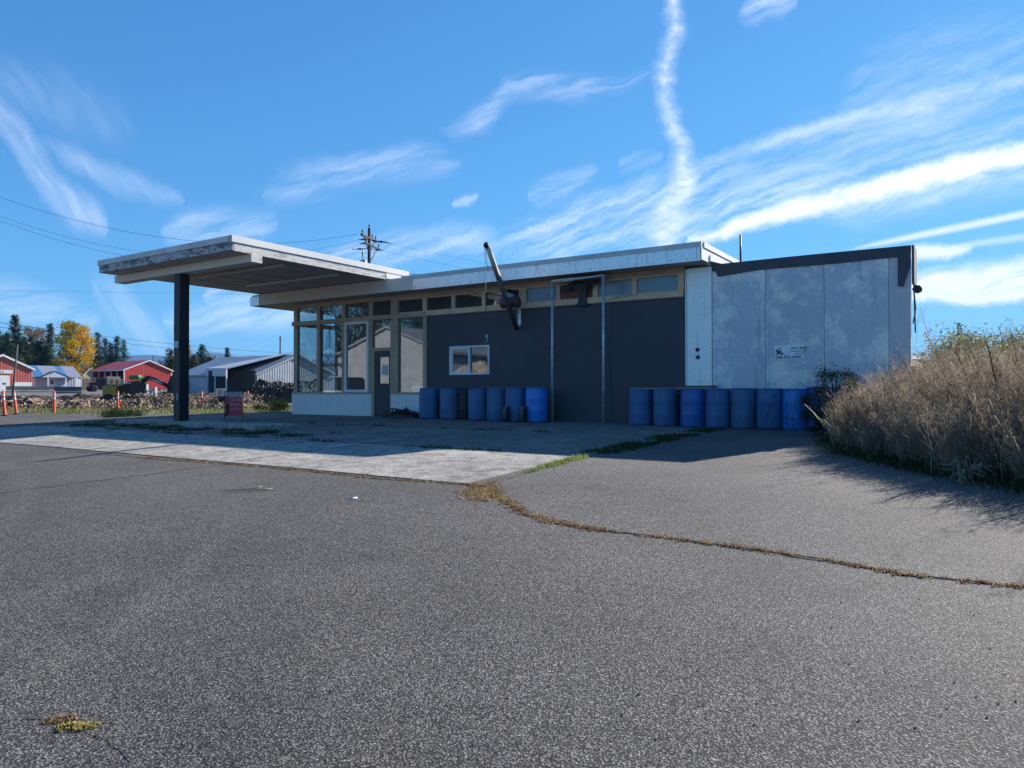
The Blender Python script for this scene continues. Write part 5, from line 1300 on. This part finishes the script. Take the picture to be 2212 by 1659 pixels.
for xd, y0_, y1_, D, lb in ((605, 726, 765, 95, 'thin dark pole above the grey shed roof'), (330, 768, 790, 180, 'tiny pole on the skyline behind the red barn')):
    a = at(xd, y0_, D); g = gz(a.x, a.y); m = MB(); m.tube([(0, 0, -.2), (0, 0, a.z-g)], [.12, .09], 8); m.tube([(-.15, 0, a.z-g-.3), (.15, 0, a.z-g-.3)], .04, 5)
    tag(m.build('far_pole', 'polewood', None, 0, (a.x, a.y, g)), lb, 'pole')

# ================================================================ BEHIND THE CAMERA (seen only in the shop windows)
def mirror(v):
    d = (Vector((v.x, v.y))-W0).dot(B); r = Vector((v.x, v.y))-B*2*d
    return Vector((r.x, r.y, v.z))
def gm(xd, D): v = mirror(Vector(((xd-CX)/F*D, D, 0))); v.z = gz(v.x, v.y); return v
w = gm(748, 38.5)
t = thing('pickup_truck', w, R(172), 'white pickup truck parked behind the photographer', 'truck')
m = MB(); pr = [(-2.7, .5), (-2.7, 1.1), (-.6, 1.12), (1.0, 1.12), (2.55, 1.02), (2.7, .85), (2.7, .45)]; m.prism([(x, -.95, z) for x, z in pr], (0, 1.9, 0)); m.build('body', 'whitecar', t, .06)
m = MB(); pr = [(-.75, 1.122), (-.6, 1.75), (-.3, 1.82), (.75, 1.8), (1.35, 1.122)]; m.prism([(x, -.82, z) for x, z in pr], (0, 1.64, 0)); m.build('cabin', 'carglass', t, .04)
bx('roof', 'whitecar', t, -.55, .75, -.78, .78, 1.81, 1.87, bevel=.03); bx('grille', 'darksteel', t, 2.7, 2.76, -.7, .7, .55, .95)
for x in (-1.8, 1.8):
    for y in (-.85, .85): wheel(t, x, y, .42)
w = gm(836, 75)
t = thing('white_hall', w, ROT, 'large pale gabled hall across the road behind the photographer', 'building')
m = MB(); m.prism([(-7.5, 0, -1), (7.5, 0, -1), (7.5, 0, 5.2), (0, 0, 8.0), (-7.5, 0, 5.2)], (0, -14, 0)); m.build('wall', 'greymetal', t)
m = MB(); m.prism([(-8, .3, 5.05), (0, .3, 8.0), (8, .3, 5.05), (8, .3, 5.3), (0, .3, 8.25), (-8, .3, 5.3)], (0, -14.6, 0)); m.build('roof', 'greyroof', t)
w = gm(1036, 46)
t = thing('covered_pile', w, 0, 'pale tarp covered pile beside the road behind the photographer', 'pile')
m = MB(); n = 30; vs = []
for i in range(n):
    for j in range(n):
        x, y = (i/(n-1)-.5)*4.4, (j/(n-1)-.5)*4.4; r = max(0, 1-(x*x+y*y)/4.6)
        vs.append((x, y, -.1+2.7*r**.55*(.9+.22*noise.noise(Vector((x*1.4, y*1.4, 1))))+.12*noise.noise(Vector((x*4, y*4, 2)))))
m.add(vs, [(i*n+j, (i+1)*n+j, (i+1)*n+j+1, i*n+j+1) for i in range(n-1) for j in range(n-1)]); m.build('tarp', 'clodpale', t)
m = MB(); m.tube([(-1.9, -.6, .5), (0, -.4, 2.5), (1.9, -.2, .5)], .03, 6); m.build('rope', 'black', t)
t.scale = (1.35, 1.35, 1.35)
for i, (xd, D, h, r) in enumerate(((700, 115, 17, 7), (760, 120, 20, 8), (820, 118, 19, 8), (880, 112, 17, 7), (940, 110, 15, 7), (1000, 95, 12, 6), (1080, 90, 12, 6), (1160, 85, 13, 6), (640, 120, 15, 6), (1260, 80, 12, 6))):
    broadleaf('backdrop_tree', gm(xd, D), h, r, 'olive', f'{("tall", "broad", "dense", "ragged", "low", "round", "dark", "wide", "small", "thin")[i]} olive tree behind the pale hall across the road', 'trees behind the photographer', 60+i, .6, 3500, .05)

# ================================================================ HAZE
hz = MB().box(-5100, 5100, -90, 6600, -3, 330).build('haze', 'wire')
hm = bpy.data.materials.new('haze_air'); hm.use_nodes = True; ht = hm.node_tree; ht.nodes.remove(ht.nodes['Principled BSDF'])
hv = N(ht, 'ShaderNodeVolumePrincipled'); hv.inputs['Color'].default_value = (.22, .50, .95, 1); hv.inputs['Density'].default_value = HAZE
ht.links.new(hv.outputs[0], ht.nodes['Material Output'].inputs['Volume']); hz.data.materials.clear(); hz.data.materials.append(hm)
tag(hz, 'thin blue air between the yard and the far hills', kind='stuff')

# ================================================================ CAMERA, LIGHT, SKY
cam = bpy.data.cameras.new('camera'); cam.sensor_fit = 'HORIZONTAL'; cam.sensor_width = 36; cam.lens = 36*F/2212
cam.clip_start = .05; cam.clip_end = 20000
co = bpy.data.objects.new('camera', cam); C.objects.link(co); co.location = (0, 0, EYE)
co.rotation_euler = (R(90)+math.atan((HY-829.5)/F), 0, 0)
bpy.context.scene.camera = co
sl = bpy.data.lights.new('sun', 'SUN'); sl.energy = 4.4; sl.angle = R(.5); sl.color = (1, .945, .86)
so_ = bpy.data.objects.new('sun', sl); C.objects.link(so_)
sd = Vector((math.sin(SUN_AZ)*math.cos(SUN_EL), math.cos(SUN_AZ)*math.cos(SUN_EL), math.sin(SUN_EL)))
so_.rotation_euler = (-sd).to_track_quat('-Z', 'Y').to_euler(); so_.location = (30, 30, 40)

wd_ = bpy.data.worlds.new('World'); bpy.context.scene.world = wd_; wd_.use_nodes = True
t = wd_.node_tree; t.nodes.clear()
out = N(t, 'ShaderNodeOutputWorld'); bg = N(t, 'ShaderNodeBackground'); t.links.new(bg.outputs[0], out.inputs[0])
bg.inputs[1].default_value = .08
sky = N(t, 'ShaderNodeTexSky'); sky.sky_type = 'NISHITA'; sky.sun_disc = False; sky.sun_elevation = SUN_EL; sky.sun_rotation = SUN_AZ
sky.altitude = 1000; sky.air_density = 1.0; sky.dust_density = .15; sky.ozone_density = 3.5
tc = N(t, 'ShaderNodeTexCoord'); sp = N(t, 'ShaderNodeSeparateXYZ'); t.links.new(tc.outputs['Generated'], sp.inputs[0])
def mth(op, a, b=None, c=None, clamp=False):
    n = N(t, 'ShaderNodeMath', operation=op); n.use_clamp = clamp
    for i, v in enumerate((a, b, c)):
        if v is None: continue
        if hasattr(v, 'links'): t.links.new(v, n.inputs[i])
        else: n.inputs[i].default_value = v
    return n.outputs[0]
yy = mth('MAXIMUM', sp.outputs[1], .02)
uu = mth('DIVIDE', sp.outputs[0], yy); vv = mth('DIVIDE', sp.outputs[2], yy)
cb_ = N(t, 'ShaderNodeCombineXYZ'); t.links.new(uu, cb_.inputs[0]); t.links.new(vv, cb_.inputs[1]); uv = cb_.outputs[0]
def vm(op, a, b=None, s=None):
    n = N(t, 'ShaderNodeVectorMath', operation=op)
    for i, v in enumerate((a, b)):
        if v is None: continue
        if hasattr(v, 'links'): t.links.new(v, n.inputs[i])
        else: n.inputs[i].default_value = v
    if s is not None:
        if hasattr(s, 'links'): t.links.new(s, n.inputs[3])
        else: n.inputs[3].default_value = s
    return n
def wnoise(vec, scale, detail, rough, rot=0, stretch=(1, 1, 1), color=False, dist=0):
    mp = N(t, 'ShaderNodeMapping'); mp.inputs['Rotation'].default_value = (0, 0, rot)
    t.links.new(vec, mp.inputs['Vector'])
    m2 = N(t, 'ShaderNodeMapping'); m2.inputs['Scale'].default_value = stretch; t.links.new(mp.outputs[0], m2.inputs['Vector'])
    n = N(t, 'ShaderNodeTexNoise'); n.inputs['Scale'].default_value = scale; n.inputs['Detail'].default_value = detail; n.inputs['Roughness'].default_value = rough
    n.inputs['Distortion'].default_value = dist
    t.links.new(m2.outputs[0], n.inputs['Vector']); return n.outputs['Color' if color else 'Fac']
wn = vm('SUBTRACT', wnoise(uv, 9, 6, .62, color=True), (.5, .5, .5)).outputs[0]
wn2 = vm('SUBTRACT', wnoise(uv, 30, 7, .68, color=True), (.5, .5, .5)).outputs[0]
uvw = vm('ADD', uv, vm('SCALE', wn, s=.048).outputs[0]).outputs[0]           # softly torn cirrus
uvt = vm('ADD', uv, vm('SCALE', wn2, s=.027).outputs[0]).outputs[0]          # crisper contrails
def norm(vec):                                      # the warped direction as two numbers between 0 and 1
    q = N(t, 'ShaderNodeSeparateXYZ'); t.links.new(vec, q.inputs[0])
    return (mth('MULTIPLY_ADD', q.outputs[0], F/2700, (CX+200)/2700), mth('MULTIPLY_ADD', q.outputs[1], F/1100, (1050-HY)/1100))
XW, XT, XU = norm(uvw), norm(uvt), norm(uv)
def fcurve(x, pts):
    n = N(t, 'ShaderNodeFloatCurve'); t.links.new(x, n.inputs['Value']); c = n.mapping.curves[0]
    pts = sorted(pts)
    c.points[0].location = pts[0]; c.points[1].location = pts[-1]
    for p in pts[1:-1]: c.points.new(*p)
    n.mapping.update(); return n.outputs[0]
def stroke(co2, pts, w, st, nz, nlo=.35, nhi=.65, soft=1):
    vert = abs(pts[0][1]-pts[-1][1]) > 500
    nx = lambda x: (x+200)/2700
    ny = lambda y: (1050-y)/1100
    ws = list(w) if isinstance(w, (list, tuple)) else [w]*(len(pts)-1)
    ws = [ws[0]]+ws; ws = [v*(1+.9*soft) for v in ws]; wm = max(ws)
    if vert: par, oth = co2[1], co2[0]; cv = [(ny(y), nx(x)) for x, y in pts]; k = 2700/wm
    else: par, oth = co2[0], co2[1]; cv = [(nx(x), ny(y)) for x, y in pts]; k = 1100/wm
    f = fcurve(par, cv)
    x0, x1 = min(c[0] for c in cv), max(c[0] for c in cv); e = (x1-x0)*.12
    L = x1-x0; A, Z = sorted([(c[0], wi/wm) for c, wi in zip(cv, ws)])[::len(cv)-1]
    g = [(x0, 0), (x0+.34*L, .25*Z[1]+.75*A[1] if len(cv) == 2 else .9), (x1-.34*L, .9), (x1, 0)] if not vert and x1-x0 < .34 else [(max(0, x0), A[1]*.5), (x0+.2*L, .8), (x1-.2*L, 1), (min(1, x1), Z[1])]
    if vert: g = [(x0, 0), (x0+.03, .9), (x0+.12*L, 1), (x0+.3*L, .72), (x1, .6)]
    e = e
    gg = fcurve(par, g)
    d = mth('ABSOLUTE', mth('SUBTRACT', oth, f))
    m = mth('MULTIPLY_ADD', d, -k, gg)
    mr = N(t, 'ShaderNodeMapRange', interpolation_type='SMOOTHSTEP'); t.links.new(m, mr.inputs[0]); mr.inputs[1].default_value = 0; mr.inputs[2].default_value = .35+.5*soft
    acc = mr.outputs[0]
    if nz is not None:
        mr = N(t, 'ShaderNodeMapRange'); t.links.new(nz, mr.inputs[0]); mr.inputs[1].default_value = nlo; mr.inputs[2].default_value = nhi
        acc = mth('MULTIPLY', acc, mr.outputs[0])
    return mth('MULTIPLY', acc, st)
nR = wnoise(uvw, 7, 9, .66, R(-18), (.8, 6, 1))      # fibres rising to the right
nR2 = wnoise(uvw, 12, 9, .7, R(-24), (.7, 5, 1))
nL = wnoise(uvw, 6, 8, .62, R(-125), (.7, 4, 1))
nV = wnoise(uvt, 30, 6, .6, 0, (1, 2.4, 1))
S_ = [
    (XT, [(1462, -90), (1456, 0), (1461, 60), (1441, 130), (1448, 250), (1477, 330), (1474, 400), (1450, 455), (1438, 540)], [17, 16, 19, 21, 20, 19, 22, 30], .74, nV, .18, .68, .9),
        (XT, [(1480, 525), (1800, 428), (2212, 330), (2500, 262)], [13, 19, 24], 1.0, nR, .22, .5, .7),
    (XW, [(1640, 470), (1950, 425), (2212, 375), (2500, 320)], 34, .42, nR, .3, .62),
    (XU, [(1830, 540), (2212, 462), (2500, 405)], 8, .7, nR, .1, .5),
    (XW, [(1940, 546), (2110, 536)], 16, .9, nR, .3, .5), (XU, [(2040, 535), (2212, 512), (2400, 490)], 8, .4, nR, .1, .5),
    (XW, [(1930, 618), (2080, 612), (2212, 592), (2400, 572)], [22, 26, 34], 1.2, nR, .25, .48), (XW, [(1930, 645), (2212, 634), (2400, 625)], 13, 1.1, nR, .3, .5),
    (XT, [(1500, 352), (1720, 288), (2000, 218), (2300, 150)], [10, 13, 18], .40, nR, .2, .6),
    (XW, [(1540, 420), (1900, 320), (2300, 240)], 85, .30, nR, .36, .66), (XW, [(1800, 230), (2300, 90)], 90, .22, nR2, .36, .7),
    (XW, [(1040, 540), (1430, 405), (1650, 350)], 34, .5, nR2, .38, .66), (XW, [(1080, 560), (1500, 470), (1860, 370)], 50, .5, nR2, .40, .66),
    (XW, [(1130, 430), (1300, 358)], 22, .35, nR, .36, .66), (XW, [(1330, 350), (1440, 335)], 14, .25, nR), (XW, [(970, 445), (1040, 428)], 10, .5, nR, .3, .6),
    (XW, [(940, 275), (1060, 240), (1110, 190), (1250, 190), (1420, 150)], [16, 24, 26, 18], .36, nR, .36, .7),
    (XW, [(550, 425), (700, 375), (820, 355), (1010, 345)], [26, 38, 36], .36, nR, .36, .68),
    (XW, [(-60, 180), (20, 270), (80, 360), (150, 440), (225, 480), (240, 560)], [32, 34, 38, 42, 30], .46, nL, .30, .66),
    (XW, [(60, 290), (250, 380), (410, 437)], 26, .26, nL, .32, .66), (XW, [(-80, 180), (100, 200), (300, 280)], 60, .12, nL, .36, .66),
    (XW, [(340, 510), (610, 470)], 34, .34, nR, .34, .64), (XW, [(690, 565), (880, 530), (1090, 522)], 36, .45, nR, .36, .64),
    (XW, [(340, 695), (720, 668)], 28, .45, nR, .34, .6), (XW, [(430, 640), (560, 625)], 16, .5, nR, .36, .6), (XW, [(180, 600), (380, 770)], 40, .3, nL, .36, .62), (XW, [(-50, 640), (230, 700)], 40, .3, nR, .38, .64),
    (XW, [(1600, 20), (1740, -10)], 26, .5, nR, .34, .62),
]
gate = N(t, 'ShaderNodeMapRange', interpolation_type='SMOOTHSTEP'); t.links.new(sp.outputs[1], gate.inputs[0]); gate.inputs[1].default_value = .1; gate.inputs[2].default_value = .3
# the camera's soft shoulder and cool balance, applied to the whole sky alike
k1 = vm('MULTIPLY', sky.outputs[0], (.50, 1.16, 1.84)).outputs[0]
k2 = vm('ADD', vm('MULTIPLY', sky.outputs[0], (.118, .150, .178)).outputs[0], (1, 1, 1)).outputs[0]
k3 = vm('DIVIDE', k1, k2).outputs[0]
t.links.new(k3, bg.inputs[0])
cloud = N(t, 'ShaderNodeBackground'); cloud.inputs[0].default_value = (6.6, 7.1, 8.2, 1); cloud.inputs[1].default_value = .08
last = bg.outputs[0]
for k in range(0, len(S_), 9):                      # a few mixes, so that no single one gets too large to compile
    tot = None
    for a_ in S_[k:k+9]:
        s = stroke(*a_)
        tot = s if tot is None else mth('SUBTRACT', mth('ADD', tot, s), mth('MULTIPLY', tot, s))
    ms = N(t, 'ShaderNodeMixShader'); t.links.new(mth('MULTIPLY', tot, gate.outputs[0], clamp=True), ms.inputs[0])
    t.links.new(last, ms.inputs[1]); t.links.new(cloud.outputs[0], ms.inputs[2]); last = ms.outputs[0]
t.links.new(last, out.inputs[0])

sc = bpy.context.scene
sc.view_settings.view_transform = 'Standard'; sc.view_settings.look = 'None'; sc.view_settings.gamma = 1
sc.view_settings.exposure = 1.14
sc.render.engine = 'CYCLES'
sc.cycles.use_denoising = True
try: sc.cycles.denoiser = 'OPENIMAGEDENOISE'
except Exception: pass
sc.cycles.max_bounces = 8; sc.cycles.transparent_max_bounces = 24
sc.cycles.caustics_reflective = False; sc.cycles.caustics_refractive = False
